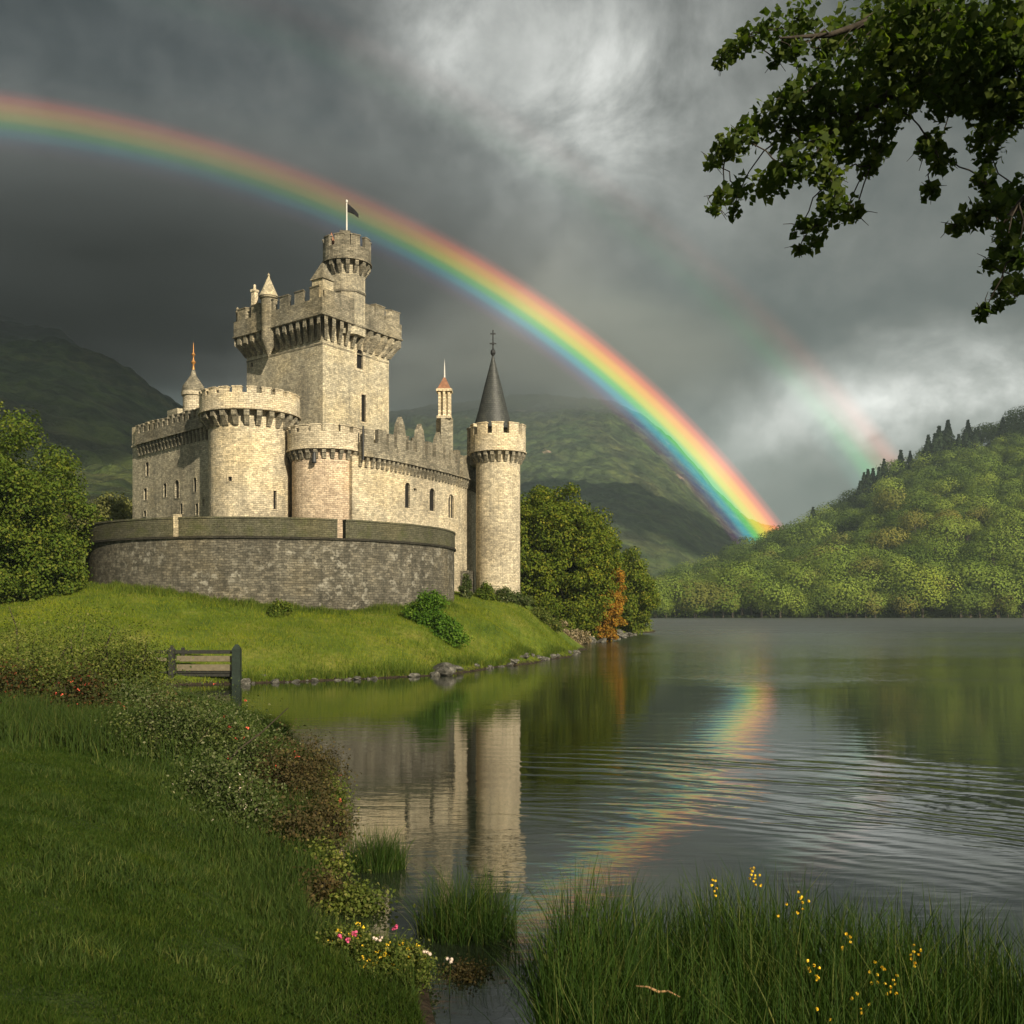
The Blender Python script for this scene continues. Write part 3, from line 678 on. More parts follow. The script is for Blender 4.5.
# the tree overhanging from the right
BLOBS = [(722, 58, 8), (735, 50, 10), (750, 40, 12), (768, 30, 14), (785, 40, 12), (800, 20, 18), (775, 60, 6), (795, 52, 9), (827, 49, 24), (860, 30, 28), (820, 88, 24), (788, 100, 16), (775, 112, 12),
         (712, 163, 7), (721, 150, 11), (740, 140, 15), (760, 125, 17), (785, 130, 19), (810, 125, 22), (840, 110, 28), (865, 90, 30), (890, 60, 38), (930, 40, 42), (980, 30, 46), (1010, 60, 38), (905, 20, 30), (960, 75, 28), (920, 85, 22),
         (714, 208, 7), (722, 195, 9), (740, 190, 12), (765, 185, 15), (790, 170, 18), (815, 155, 20), (845, 140, 20), (734, 212, 6), (830, 180, 15), (833, 203, 12), (820, 222, 14), (801, 226, 8), (814, 243, 9), (845, 212, 12), (799, 250, 5), (858, 214, 6),
         (880, 150, 10), (871, 165, 10), (882, 130, 12), (855, 150, 14), (900, 110, 14), (912, 98, 12), (944, 103, 13), (934, 145, 12), (941, 163, 11), (931, 190, 8), (925, 150, 7), (967, 95, 12), (983, 110, 13), (993, 130, 13), (980, 137, 10), (990, 155, 11),
         (1013, 120, 15), (983, 178, 9), (990, 190, 6), (957, 225, 8), (974, 214, 12), (993, 210, 15), (1015, 197, 17), (1018, 225, 17), (1006, 245, 11), (990, 265, 9), (1016, 258, 12), (1001, 288, 9), (984, 312, 7), (1016, 287, 12), (1000, 305, 6), (1024, 90, 26)]
def over_tree():
    base = Vector((16.5, 5.0, ground_at(16.5, 5.0))); root = empty('overhanging_tree', base, 'dark leafy tree reaching in over the lake at the top right corner', 'tree')
    P, N_, bl = [], [], []
    for i, (px, py, r) in enumerate(BLOBS):
        Y = 12.2 + random.uniform(-.9, .9) - (px - 860) * .004
        c = at(px, py, Y); bl.append((c, px, py)); rr = r / F * Y
        n = int(22 + 1.05 * r * r * (.33 if px < 850 else .44)); d = rand_unit(n); q = rng.uniform(0, 1.12, (n, 1)) ** .55
        P.append(np.array(c) + d * q * rr * np.array([1.08, 2.2, 1.08])); N_.append(d * .3 + rand_unit(n) * .8 + np.array([0, -.25, .2]))
    # crown proper, outside the picture (right of and above the lens)
    cc, cr = crown_clumps((19.0, 3.0, 12.5), (8.5, 9.0, 5.0), 300, 1.2, .3, -.9, 77)
    px = 512 + F * cc[:, 0] / np.maximum(cc[:, 1], .1); py = HY - F * (cc[:, 2] - CAMZ) / np.maximum(cc[:, 1], .1)
    mr = 1000 * 1.9 / np.maximum(cc[:, 1], .5)
    inview = (cc[:, 1] > -.5) & (px < 1030 + mr) & (py > -mr - 10)
    cc, cr = cc[~inview], cr[~inview]
    P2, N2 = clump_leaves(cc, cr, 60); P2n = len(P2)
    N_ = [n / np.linalg.norm(n, axis=1)[:, None] for n in N_]
    Va, Fa = leaf_quads(np.concatenate(P), np.concatenate(N_), .102, 1.35, .3); Vb, Fb = leaf_quads(P2, N2, .34, 1.4)
    V = np.concatenate([Va, Vb]); Fq = np.concatenate([Fa, Fb + len(Va)])
    link('crown', npmesh('crown', V - np.array(base), Fq, M['leaf_dark']), root)
    # boughs
    V, Fs = [], []; top = Vector((16.8, 4.4, 13.5))
    tp = curve_pts(base - Vector((0, 0, .3)), top, 6, 0, .02); tube(V, Fs, tp, [.62, .5, .44, .38, .32, .25, .15], 10)
    bo = [tp[3], at(1120, 40, 10.6), at(1045, 30, 11.4), at(985, 42, 11.9), at(930, 72, 12.2), at(885, 98, 12.3), at(845, 125, 12.3), at(805, 145, 12.3)]
    tube(V, Fs, bo, [.3, .2, .17, .135, .10, .065, .04, .02], 8)
    bo2 = [tp[3], at(1150, 150, 10.6), at(1060, 170, 11.2), at(1024, 200, 11.6), at(1000, 225, 11.6)]; tube(V, Fs, bo2, [.2, .12, .08, .05, .02], 6)
    bo3 = [bo[3], at(940, 15, 12), at(880, 18, 12.2), at(830, 35, 12.3), at(780, 38, 12.3)]; tube(V, Fs, bo3, [.09, .07, .05, .035, .012], 6)
    nodes = [(Vector(p), 512 + F * p[0] / p[1], HY - F * (p[2] - CAMZ) / p[1]) for bb in (bo[1:], bo2[1:], bo3) for p in bb]
    order = sorted(bl, key=lambda b: min((b[0] - n[0]).length for n in nodes))
    for c, px, py in order:
        cand = [n for n in nodes if n[1] > px - 6] or nodes
        s_ = min(cand, key=lambda n: (c - n[0]).length); L = (c - s_[0]).length
        tube(V, Fs, curve_pts(s_[0], c, 4, .10, .05), [.006 + .007 * L * (1 - k / 5) for k in range(5)], 5)
        for _ in range(3):
            e = c + Vector(rand_unit(1)[0]) * .22; tube(V, Fs, curve_pts(c, e, 2, .1, .05), [.007, .005, .003], 4)
        nodes.append((c, px, py))
    for e in cc[::9]: 
        tube(V, Fs, curve_pts(tp[random.randint(2, 5)], Vector(e), 5, .05, .03), [.2, .15, .11, .08, .05, .02], 5)
    for k in range(7):   # thin bare twigs high in the branch
        a = at(880 + k * 5, 8 + k, 12); b = at(838 + k * 5, 44 + k * 2, 12); tube(V, Fs, curve_pts(a, b, 3, .03, .03), [.012, .009, .006, .004], 4)
    V = np.concatenate(V) - np.array(base); link('trunk', npmesh('trunk', V, np.array(Fs), M['bark'], True), root)
over_tree()

# ------------------------------------------------------------------ woodland on the right hill
def far_crown(seed, n=520, conif=False):
    r_ = np.random.default_rng(seed)
    if conif:
        h = r_.uniform(0, 1, n) ** .8; a = r_.uniform(0, 2 * np.pi, n); tier = .75 + .25 * np.cos(h * 50); rad = .33 * (1.02 - h) ** 1.15 * tier
        P = np.stack([np.cos(a) * rad, np.sin(a) * rad, .08 + h * .95], 1); N_ = np.stack([np.cos(a), np.sin(a), np.full(n, .5)], 1)
        N_ += rand_unit(n) * .4; N_ /= np.linalg.norm(N_, axis=1)[:, None]; V, Fq = leaf_quads(P, N_, .085, 1.8, .5); return V, Fq, np.repeat(N_, 4, 0)
    k = 13; d = rand_unit(k, r_); d[:, 2] = np.abs(d[:, 2]) * 1.0 - .3; n = 2500
    cen = d * np.array([.26, .26, .26]) + np.array([0, 0, .55]); cr = r_.uniform(.2, .28, k)
    P, N_ = clump_leaves(cen, cr, n // k, .88, .9, .97)
    V, Fq = leaf_quads(P, N_, .034, 1.2)
    o_ = P - np.array([0, 0, .5]); o_ /= np.linalg.norm(o_, axis=1)[:, None]; o_ = N_ * .75 + o_ * .6; o_ /= np.linalg.norm(o_, axis=1)[:, None]
    return V, Fq, np.repeat(o_, 4, 0)
HX, HYg, HZ = HRG
def hz_at(x, y):
    u = 512 + F * x / y; pxg = HX[0] * F / HYg[0] + 512; iu = np.clip(np.interp(u, pxg, np.arange(len(pxg))), 0, HX.shape[1] - 1.001)
    iv = np.interp(y, HYg[:, 0], np.arange(HYg.shape[0])); i0 = int(iu); j0 = min(int(iv), HX.shape[0] - 2); fu = iu - i0; fv = iv - j0
    return (HZ[j0, i0] * (1 - fu) + HZ[j0, i0 + 1] * fu) * (1 - fv) + (HZ[j0 + 1, i0] * (1 - fu) + HZ[j0 + 1, i0 + 1] * fu) * fv
tr = []; cellsz = 9.6; grid_ = {}
for _ in range(30000):
    Y = 405 + 320 * random.random() ** 1.1; px = random.uniform(585, 1130); x = (px - 512) / F * Y
    rr = random.uniform(.8, 1.25); key = (int(x // cellsz), int(Y // cellsz))
    if any((x - a) ** 2 + (Y - b) ** 2 < (cellsz * .5 * (rr + c)) ** 2 for dx in (-1, 0, 1, ) for dy in (-1, 0, 1) for a, b, c in grid_.get((key[0] + dx, key[1] + dy), [])): continue
    grid_.setdefault(key, []).append((x, Y, rr)); tr.append((x, Y, rr, px))
for px in np.arange(590, 1130, 9.5):                # a dense front row along the shore
    Y = 405 + random.uniform(0, 5); tr.append(((px - 512) / F * Y, Y, random.uniform(.75, 1.1), px))
fc_ = [far_crown(100 + i) for i in range(6)]
protos = [npmesh('crown', fc_[i][0], fc_[i][1], M[['far1', 'far2', 'far1', 'far2', 'far3', 'far1'][i]], vn=fc_[i][2]) for i in range(6)]
cf_ = far_crown(200, 420, True); cproto = npmesh('crown', cf_[0], cf_[1], M['conifer'], vn=cf_[2])
tv, tf = [], []; tube(tv, tf, [(0, 0, -.1), (0, 0, .3), (.01, 0, .7)], [.03, .024, .01], 6); trunkp = npmesh('trunk', np.concatenate(tv), np.array(tf), M['bark'], True)
tr.sort(key=lambda a: a[1]); tr = [(x, Y, rr, px, hz_at(x, Y) - (2.6 if Y > 415 else 1.6)) for x, Y, rr, px in tr]
vis = [q for q in tr if q[3] > 640]; hidden = [q for q in tr if q[3] <= 640]
ind = vis[:255]; rest = vis[255:] + hidden
LAB = ['dark green broadleaf tree in the dense wood on the far lakeshore', 'olive green broadleaf tree in the dense wood on the far lakeshore', 'dark green broadleaf tree in the dense wood on the far lakeshore', 'olive green broadleaf tree in the dense wood on the far lakeshore', 'russet tinged broadleaf tree in the dense wood on the far lakeshore', 'dark green broadleaf tree in the dense wood on the far lakeshore']
def kind_of(px, Y):
    a = random.random()
    if Y < 428: return random.choice([1, 3, 1, 3, 1, 0, 4])
    if Y < 470: return random.choice([1, 3, 1, 3, 0, 4])
    if Y < 560: return random.choice([0, 1, 3, 2, 5, 3, 4]) if a < .9 else 4
    return random.choice([0, 2, 5, 0, 1])
for x, Y, rr, px, z in ind:
    k = kind_of(px, Y); r0 = empty('woodland_tree', (x, Y, z), LAB[k], 'tree', 'broadleaf trees of the wood across the lake')
    sc = 16.5 * rr * random.uniform(.75, 1.3) * (1.1 if Y < 425 else 1) * (.8 if px < 720 else 1)
    r0.scale = (sc * random.uniform(.95, 1.25), sc * random.uniform(.95, 1.25), sc); r0.rotation_euler = (0, 0, random.uniform(0, 6.28))
    link('crown', protos[k], r0); link('trunk', trunkp, r0)
pd = [(c_[0], c_[2]) for c_ in fc_]
RV, RF, RM, RN = [], [], [], []; off = 0
for x, Y, rr, px, z in rest:
    k = kind_of(px, Y); V = pd[k][0]; nq = len(V) // 4
    sel = rng.permutation(nq)[:1300]; NN = pd[k][1].reshape(nq, 4, 3)[sel].reshape(-1, 3); V = V.reshape(nq, 4, 3)[sel]; cq = V.mean(1, keepdims=True); V = (cq + (V - cq) * 1.3).reshape(-1, 3)
    a = random.uniform(0, 6.28); sc = 15 * rr * random.uniform(.7, 1.35); ca, sa = math.cos(a), math.sin(a)
    V = V @ np.array([[ca, sa, 0], [-sa, ca, 0], [0, 0, 1]]) * np.array([sc * 1.1, sc * 1.1, sc]) + np.array([x, Y, z])
    RN.append(NN @ np.array([[ca, sa, 0], [-sa, ca, 0], [0, 0, 1]])); RV.append(V.astype(np.float32)); n = len(V) // 4; RF.append(np.arange(len(V)).reshape(n, 4) + off); off += len(V); RM += [{0: 0, 2: 0, 5: 0, 1: 1, 3: 1, 4: 2}[k]] * n
o = link('hillside_wood', npmesh('hillside_wood', np.concatenate(RV), np.concatenate(RF), [M['far1'], M['far2'], M['far3']], matidx=np.array(RM), vn=np.concatenate(RN)))
tag(o, 'dense mixed wood covering the upper slope of the hill beyond the lake', 'woodland', kind='stuff')
con = [(860, 12.5), (864, 14), (868, 16), (873, 14), (879, 13), (884, 14), (813, 12)] + [(893 + i * 10.5 + random.uniform(-4, 4), random.uniform(7, 17)) for i in range(9)] + [(935, 16), (939, 19), (943, 15), (948, 20), (968, 16), (975, 12), (1003, 13)]
for i, (px, h) in enumerate(con):
    Y = 660 + random.uniform(-6, 22); x = (px - 512) / F * Y; z = hz_at(x, Y)
    lab = 'dark conifer in the row along the crest of the wooded hill'
    if i == 6: lab = 'lone dark conifer standing above the lower crest of the wooded hill'
    elif i < 6: lab = 'dark conifer in the small cluster at the left end of the hilltop row'
    r0 = empty('conifer_tree', (x, Y, z + 5), lab, 'conifer', None if i == 6 else 'conifers on the hill crest')
    r0.scale = (h * 1.25, h * 1.25, h * 1.15); r0.rotation_euler = (0, 0, random.uniform(0, 6.28)); link('crown', cproto, r0); link('trunk', trunkp, r0)

# ------------------------------------------------------------------ castle
castle = empty('castle', (-16, 86, 4.5), 'pale sunlit stone castle with battlements, tall square keep and spired round tower', 'castle')
castle_parts = []
S, T, LT = M['stone'], M['stone_trim'], M['stone_light']
WM = [M['stone_light'], M['dark']]
Fp, Rp, Lp = (-15.9, 84), (-11.2, 91), (-24, 90.5); Bp = (Rp[0] + Lp[0] - Fp[0], Rp[1] + Lp[1] - Fp[1])
# keep
kp = Path([Fp, Rp, Bp, Lp], True); keep = solid(kp, 3, 28.5).build('keep', M['stone_keep'])
parapet('keep', kp, 0, kp.L, .85, 28.35, 30.85, 1.05, 1.0, .72, T, T, keep, ch=1.75, cw=.34, cp=.78, skip=(.2, kp.find(366)))
mb = MB(); kp.strip(mb, 0, kp.L, -1.0, .03, 26.2, 26.32); mb.build('string_course', T, keep)
q = kp.find(359.5); pz = kp.at(q); window(keep, Vector((pz.x, pz.y, 25.0)), kp.norm(q), .8, 1.7, WM, True, .3)
q = kp.find(363.5); pz = kp.at(q); window(keep, Vector((pz.x, pz.y, 20.4)), kp.norm(q), .62, 2.4, WM, False, .16, False)
q = kp.find(252); pz = kp.at(q); window(keep, Vector((pz.x, pz.y, 26.6 - .9)), kp.norm(q), .35, .4, WM, False, .06)
# corner pinnacle house
nR, nL = kp.norm(1.0), kp.norm(kp.L - 1.0)
cdir = (Vector(Rp) - Vector(Fp)).normalized()
mb = MB(); cc0 = kp.at(0, .0) ; mb.box((cc0.x, cc0.y, 30.6), (1.25, 1.25, 1.7), cdir); mb.build('corner_turret', M['stone_keep'], keep)
mb = MB(); mb.box((cc0.x, cc0.y, 31.45 + .75), (1.5, 1.5, 1.5), cdir, top=.12); mb.build('turret_cap', T, keep)
# bartizan on the left face
q = kp.find(275.5); bz = kp.at(q, .65); mb = MB(); mb.lathe(bz, [(.05, 25.9), (.62, 27.3), (.66, 27.4), (.66, 31.0), (.8, 31.05), (.8, 31.2), (0, 31.2)], 14); bt = mb.build('bartizan', M['stone_trim'], keep, smooth=40)
mb = MB(); mb.lathe(bz, [(.86, 31.2), (.45, 32.1), (.07, 33.0), (.12, 33.1), (0, 33.35)], 14); mb.build('cone_cap', M['stone_keep'], keep, smooth=40)
# small chimney at the left parapet
q = kp.find(261); cz = kp.at(q, .5); mb = MB(); mb.box((cz.x, cz.y, 31.1), (.42, .42, 2.0), cdir); mb.box((cz.x, cz.y, 32.2), (.55, .55, .2), cdir); mb.lathe(cz, [(.13, 32.3), (.11, 32.75), (0, 32.8)], 8); mb.build('chimney', LT, keep)
q = kp.find(241); cz = kp.at(q, .6); mb = MB(); mb.lathe(cz, [(.16, 30.5), (.12, 31.1), (0, 31.2)], 8); mb.build('chimney', T, keep)
# stair turret
q = kp.find(351); sc_ = kp.at(q, -.6); n8 = kp.norm(q)
a8 = math.atan2(n8.y, n8.x) + R(4); st8 = Path([(sc_.x + 1.62 * math.cos(a8 + R(22.5) + i * math.pi / 4), sc_.y + 1.62 * math.sin(a8 + R(22.5) + i * math.pi / 4)) for i in range(8)], True)
turret = solid(st8, 27.6, 34.2).build('stair_turret', M['stone_keep'])
mb = MB(); st8.strip(mb, 0, st8.L, -.3, .07, 31.2, 31.38); st8.strip(mb, 0, st8.L, -.3, .06, 28.3, 28.45); mb.build('string_course', T, turret)
hd = circle(sc_.x, sc_.y, 1.5, 28); parapet('turret', hd, 0, hd.L, .58, 33.85, 36.0, .95, .62, .46, T, T, turret, ch=1.05, cw=.24, cp=.58, th=.35)
mb = MB(); hd.strip(mb, 0, hd.L, -1.45, .1, 34.0, 34.35); mb.build('platform', T, turret)
mb = MB(); mb.box((sc_.x + .1, sc_.y - 1.6, 35.3), (.9, .7, 1.9), (1, 0.1)); mb.build('raised_merlon', T, turret)
mb = MB(); mb.lathe((sc_.x - 1.2, sc_.y - .9), [(.42, 35.3), (.2, 36.0), (.0, 36.5)], 8); mb.build('pinnacle', M['copper'], turret)

# left great round tower
cA = circle(-20.95, 80, 3.22, 48); ra = solid(cA, 3, 19.6).build('round_tower', S)
parapet('A', cA, 0, cA.L, .68, 19.2, 20.95, .5, .6, .34, LT, T, ra, ch=1.15, cw=.34, cp=.82)
mb = MB(); cA.strip(mb, 0, cA.L, -3.1, .1, 19.3, 19.6); mb.build('platform', T, ra)
q = cA.find(275); p_ = cA.at(q); window(ra, Vector((p_.x, p_.y, 11.7)), cA.norm(q), .3, 1.45, WM, False, .12)
q = cA.find(230); p_ = cA.at(q); window(ra, Vector((p_.x, p_.y, 13.75)), cA.norm(q), .32, .34, WM, False, .08)
# left facade
fA = Path([(-34.0, 89.6), (-24.0, 79.4)]); fac = MB(); fA.strip(fac, 0, fA.L, -9, 0, 2, 18.35); fa = fac.build('facade_wall', M['stone_keep'])
fP = Path([(-34.0, 89.6), (-24.0, 79.4)]); parapet('F', fP, 1.2, fP.L - .1, .3, 18.4, 20.1, .75, .5, .4, T, T, fa, ch=.95, cw=.22, cp=.66, th=.35, jitter=.12)
mb = MB(); fP.strip(mb, 0, 1.2, -1.4, .05, 18.35, 20.15); fP.strip(mb, -.0, 1.25, -1.42, .12, 18.38, 18.52); mb.build('end_pier', LT, fa)
for px, py, ww, hh, ar in ((147.3, 476, .42, 1.1, 0), (145.4, 500, .42, .95, 0), (145, 516.5, .34, .45, 0), (165, 497, .36, 1.05, 0), (177, 498, .5, 1.4, 1), (181.5, 514, .3, .8, 0), (195, 492, .36, 1.1, 1), (197, 515, .3, .85, 0), (203.6, 506, .16, .45, 0)):
    ww *= 1.5; hh *= 1.08
    q = fA.find(px); p_ = fA.at(q); window(fa, Vector((p_.x, p_.y, CAMZ + (HY - py) / F * p_.y)), fA.norm(q), ww, hh, [M['stone_keep'], M['dark']], bool(ar), .06)
mb = MB(); mb.box((-29.6, 90.5, 20.0), (1.9, 2.4, 3.6), (1, -1)); mb.build('stair_block', M['stone_keep'], fa)
# domed turret behind the great tower
tcx, tcy = -26.6, 83.5; mb = MB(); mb.lathe((tcx, tcy), [(.85, 17), (.85, 21.6), (.98, 21.7), (.98, 22.0), (0, 22.0)], 16); dt = mb.build('domed_turret', LT, smooth=40)
mb = MB(); mb.lathe((tcx, tcy), [(.95, 22.0), (.86, 22.5), (.55, 22.95), (.25, 23.4), (.12, 23.9), (.06, 24.3), (.2, 24.5), (.06, 24.75), (.05, 25.0), (.17, 25.15), (.05, 25.35), (.02, 26.1), (0, 26.2)], 16, 0); ob = mb.build('bell_cap', [M['stone_trim'], M['gilt']], dt, smooth=50)
for pl in ob.data.polygons:
    if pl.center.z > 24.0: pl.material_index = 1
# middle round tower
cB = circle(-14.75, 79.7, 2.72, 44); rb = solid(cB, 3, 16.6).build('round_tower', M['stone_pink'])
parapet('B', cB, 0, cB.L, .36, 16.25, 18.15, .55, .65, .36, LT, T, rb, ch=.72, cw=.27, cp=.62)
mb = MB(); cB.strip(mb, 0, cB.L, -2.6, .1, 16.3, 16.6); mb.build('platform', T, rb)
q = cB.find(315); p_ = cB.at(q, .02); mb = MB(); mb.lathe((p_.x, p_.y - .35), [(.16, 15.1), (.2, 15.2), (.12, 15.9), (0, 16.0)], 8); mb.build('water_spout', M['iron'], rb)
q = cB.find(361.5); p_ = cB.at(q, .5); mb = MB(); mb.lathe((-11.55, 77.6), [(.07, 15.5), (.07, 18.1), (0, 18.15)], 8); mb.build('drain_pipe', M['iron'], rb)
# curved curtain wall
cpts = [(-12.4, 77.6), (-11.7, 78.2), (-10.9, 78.95), (-10.2, 79.9), (-9.4, 81.2), (-8.7, 82.5), (-8.0, 83.9), (-7.3, 85.2), (-6.5, 86.7), (-5.8, 88.2), (-5.1, 89.9), (-4.5, 91.6), (-3.95, 93.6), (-3.5, 95.8), (-3.2, 98.5)]
for _ in range(2):
    n_ = [cpts[0]]
    for a, b in zip(cpts, cpts[1:]): n_ += [(a[0] * .75 + b[0] * .25, a[1] * .75 + b[1] * .25), (a[0] * .25 + b[0] * .75, a[1] * .25 + b[1] * .75)]
    cpts = n_ + [cpts[-1]]
cC = Path(cpts); cw = MB(); cC.strip(cw, 0, cC.L, -1.3, 0, 1.5, 15.85); cw = cw.build('curtain_wall', S)
mb = MB(); corbels(mb, cC, .4, cC.L, .34, 15.8, .78, .24, .56); mb.build('corbel_table', T, cw)
mb = MB(); cC.strip(mb, .6, cC.L, -1.2, .46, 15.8, 15.95)
cC.strip(mb, .6, cC.L, -.05, .36, 15.948, 16.95)
q = .9
def gable(mb, path, a, b, oi, oo, z0, zs, zt):
    c = (a + b) / 2; pr = [(a, z0), (b, z0), (b, zs), ((b + c) / 2 + .1, (zs + zt) / 2 + .12), (c, zt), ((a + c) / 2 - .1, (zs + zt) / 2 + .12), (a, zs)]
    P3 = lambda o: [Vector((*path.at(q_, o), z)) for q_, z in pr]
    A, B = P3(oo), P3(oi); n = len(pr); mb.face(A, [(q_, z) for q_, z in pr]); mb.face(B[::-1], [(q_, z) for q_, z in pr][::-1])
    for i in range(n):
        j = (i + 1) % n; mb.face([A[j], A[i], B[i], B[j]])
gq = {cC.find(398): 19.55, cC.find(417.5): 19.45, cC.find(436): 19.2}
while q < cC.L - 1:
    near_g = [g_ for g_ in gq if abs(g_ - (q + .45)) < 1.0]
    if near_g:
        g_ = near_g[0]
        gable(mb, cC, g_ - .62, g_ + .62, -.02, .355, 16.9, gq[g_] - 1.5, gq[g_]); gq.pop(g_); q = g_ + .62 + .4; continue
    wd = random.uniform(.65, .95); cC.strip(mb, q, q + wd, -.02, .357, 16.9, 16.95 + random.uniform(.75, 1.25)); q += wd + random.uniform(.3, .45)
mb.build('parapet', T, cw)
for px, py, ww, hh in ((407.5, 508, .8, 2.1), (432, 511, .9, 1.95), (451, 518, 1.15, 2.1)):
    q = cC.find(px); p_ = cC.at(q); window(cw, Vector((p_.x, p_.y, CAMZ + (HY - py) / F * p_.y)), cC.norm(q), ww, hh, WM, True, .16, ww > 1)
q = cC.find(415); p_ = cC.at(q); window(cw, Vector((p_.x, p_.y, CAMZ + (HY - 491) / F * p_.y)), cC.norm(q), .5, .22, WM, False, .05)
# inner range behind the curtain wall
mb = MB(); inn = Path([(-9.9, 84.5), (-5.0, 95), (-8, 99), (-13, 90)], True); ir = solid(inn, 4, 18.0).build('inner_range', M['stone_keep'])
mb = MB(); merlons(mb, inn, 0, inn.L, -.45, 0, 18.0, .75, .8, .5, .15); mb.build('battlement', T, ir)
# ornate chimney turret
oc = at(444.5, 430, 89.0); mb = MB(); mb.box((oc.x, oc.y, 18.6), (1.15, 1.15, 4.4), (1, .5)); ot = mb.build('chimney_turret', T)
mb = MB()
for dx, dy in ((-.42, -.42), (.42, -.42), (.42, .42), (-.42, .42), (0, -.5), (.5, 0)): mb.box((oc.x + dx, oc.y + dy, 22.0), (.2, .2, 2.5), (1, 0))
mb.box((oc.x, oc.y, 21.95), (.62, .62, 2.4), (1, 0)); mb.box((oc.x, oc.y, 20.9), (1.3, 1.3, .22), (1, 0)); mb.box((oc.x, oc.y, 23.3), (1.4, 1.4, .2), (1, 0)); mb.build('colonnette_lantern', LT, ot)
mb = MB(); mb.box((oc.x, oc.y, 23.95), (1.2, 1.2, 1.1), (1, 0), top=.15); mb.build('turret_cap', M['copper'], ot)
mb = MB(); mb.lathe(oc, [(.08, 24.4), (.05, 25.4), (0, 26.2)], 8); mb.build('finial', M['pole'], ot)
# spired tower
cD = circle(-1.28, 92, 2.03, 40); rd = solid(cD, 1.5, 18.4).build('spired_tower', S)
parapet('D', cD, 0, cD.L, .52, 18.15, 20.75, 1.05, .8, .42, LT, T, rd, ch=.95, cw=.25, cp=.56, th=.35, jitter=.04)
mb = MB(); cD.strip(mb, 0, cD.L, -1.9, .1, 18.2, 18.6); mb.build('platform', T, rd)
mb = MB(); mb.lathe((-1.75, 92.1), [(1.62, 18.6), (1.62, 20.3), (0, 20.3)], 24); mb.build('cap_house', M['stone_keep'], rd, smooth=40)
mb = MB(); mb.lathe((-1.75, 92.1), [(1.86, 20.3), (1.83, 20.42), (1.32, 22.3), (.78, 24.5), (.36, 26.1), (.09, 27.2), (0, 27.25)], 28); mb.build('cone_roof', M['slate'], rd, smooth=40)
mb = MB(); sx0, sy0 = -1.75, 92.1; mb.lathe((sx0, sy0), [(.1, 27.2), (.24, 27.45), (.22, 27.7), (.08, 27.85), (.06, 28.2), (.06, 29.6), (0, 29.65)], 10); mb.box((sx0, sy0, 28.35), (.62, .08, .1)); mb.box((sx0, sy0, 28.35), (.2, .2, .22)); mb.box((sx0, sy0, 29.25), (.5, .08, .1)); mb.build('finial', M['iron'], rd)
# turret bay left of the spired tower
cE = circle(-3.05, 93.2, 1.15, 20); mb = solid(cE, 17.2, 19.4); merlons(mb, cE, 0, cE.L, -.35, 0, 19.4, 1.2, .6, .3); mb.build('turret_bay', T, rd)
# buttress at the foot of the curtain wall
mb = MB(); bq_ = cC.find(462); bb = cC.at(bq_, .25); nb = cC.norm(bq_); mb.box((bb.x + .25, bb.y + .2, 4.6), (1.8, 1.0, 5.6), (-nb.y, nb.x), top=.75); bp = mb.build('buttress', M['rubble'], cw)
do_cuts()
for o in (keep, turret, ra, fa, dt, rb, cw, ir, ot, rd):
    o.parent = castle; o.matrix_parent_inverse = Matrix.Translation(-castle.location)
    for ch in o.children:
        if any(s.material and s.material.name == 'x' for s in ch.material_slots): pass

# bastion wall
bw_ = Path([(-19 + 14.3 * math.cos(a), 81 + 14.3 * math.sin(a)) for a in np.linspace(R(150), R(385), 110)]); 
bas = empty('bastion_wall', (-19, 66.7, 4), 'dark weathered curved retaining wall in front of the castle, pale lichen patches and low parapet', 'wall')
inv = Matrix.Translation(-bas.location)
def sub(o, par=None): o.parent = bas; o.matrix_parent_inverse = inv; return o
mb = MB(); bw_.strip(mb, 0, bw_.L, -1.4, 0, -.5, 8.66)
w_o = mb.build('wall', M['rubble']); sub(w_o)
mb = MB(); bw_.strip(mb, 0, bw_.L, -1.3, .15, 8.66, 8.8); sub(mb.build('string_course', M['string_shadow']))
mb = MB(); g1_, g2_ = bw_.find(176.5), bw_.find(341.5)
for a, b in ((0, g1_ - .24), (g1_ + .24, g2_ - .3), (g2_ + .3, bw_.L)):
    bw_.strip(mb, a, b, -.5, .06, 8.8, 9.98); bw_.strip(mb, a - .0, b + .0, -.55, .11, 9.978, 10.1)
sub(mb.build('parapet', M['coping']))
mb = MB(); bw_.strip(mb, g1_ - .19, g1_ + .19, -.42, .02, 8.8, 10.3); sub(mb.build('stone_pier', M['stone']))
mb = MB(); bw_.strip(mb, bw_.L - .35, bw_.L + .0, -2.6, -1.3, 0, 8.8); sub(mb.build('return_wall', M['rubble']))
# flag
fl = empty('flag', (sc_.x, sc_.y - .2, 35.2), 'small black flag on a white pole on the highest turret of the castle', 'flag')
mb = MB(); mb.lathe((0, 0), [(.09, -1.0), (.07, 2.0), (.05, 4.1), (.1, 4.15), (.1, 4.3), (0, 4.4)], 8); mb.build('pole', M['pole'], fl)
nx_, nz_ = 14, 8; V = []
for j in range(nz_ + 1):
    for i in range(nx_ + 1):
        u, v = i / nx_, j / nz_; hgt = 1.0 - .55 * u
        V.append((.06 + u * .98, math.sin(u * 7 + v) * .07 * u * 1.4 - .1 * u, 4.05 - u * .75 - v * hgt * .75 - .2 * u * u))
i_ = np.arange((nx_ + 1) * (nz_ + 1)).reshape(nz_ + 1, nx_ + 1); Fq = np.stack([i_[:-1, :-1].ravel(), i_[:-1, 1:].ravel(), i_[1:, 1:].ravel(), i_[1:, :-1].ravel()], 1)
me = npmesh('cloth', np.array(V), Fq, M['flag'], True); fc = link('cloth', me, fl); sm = fc.modifiers.new('s', 'SOLIDIFY'); sm.thickness = .015

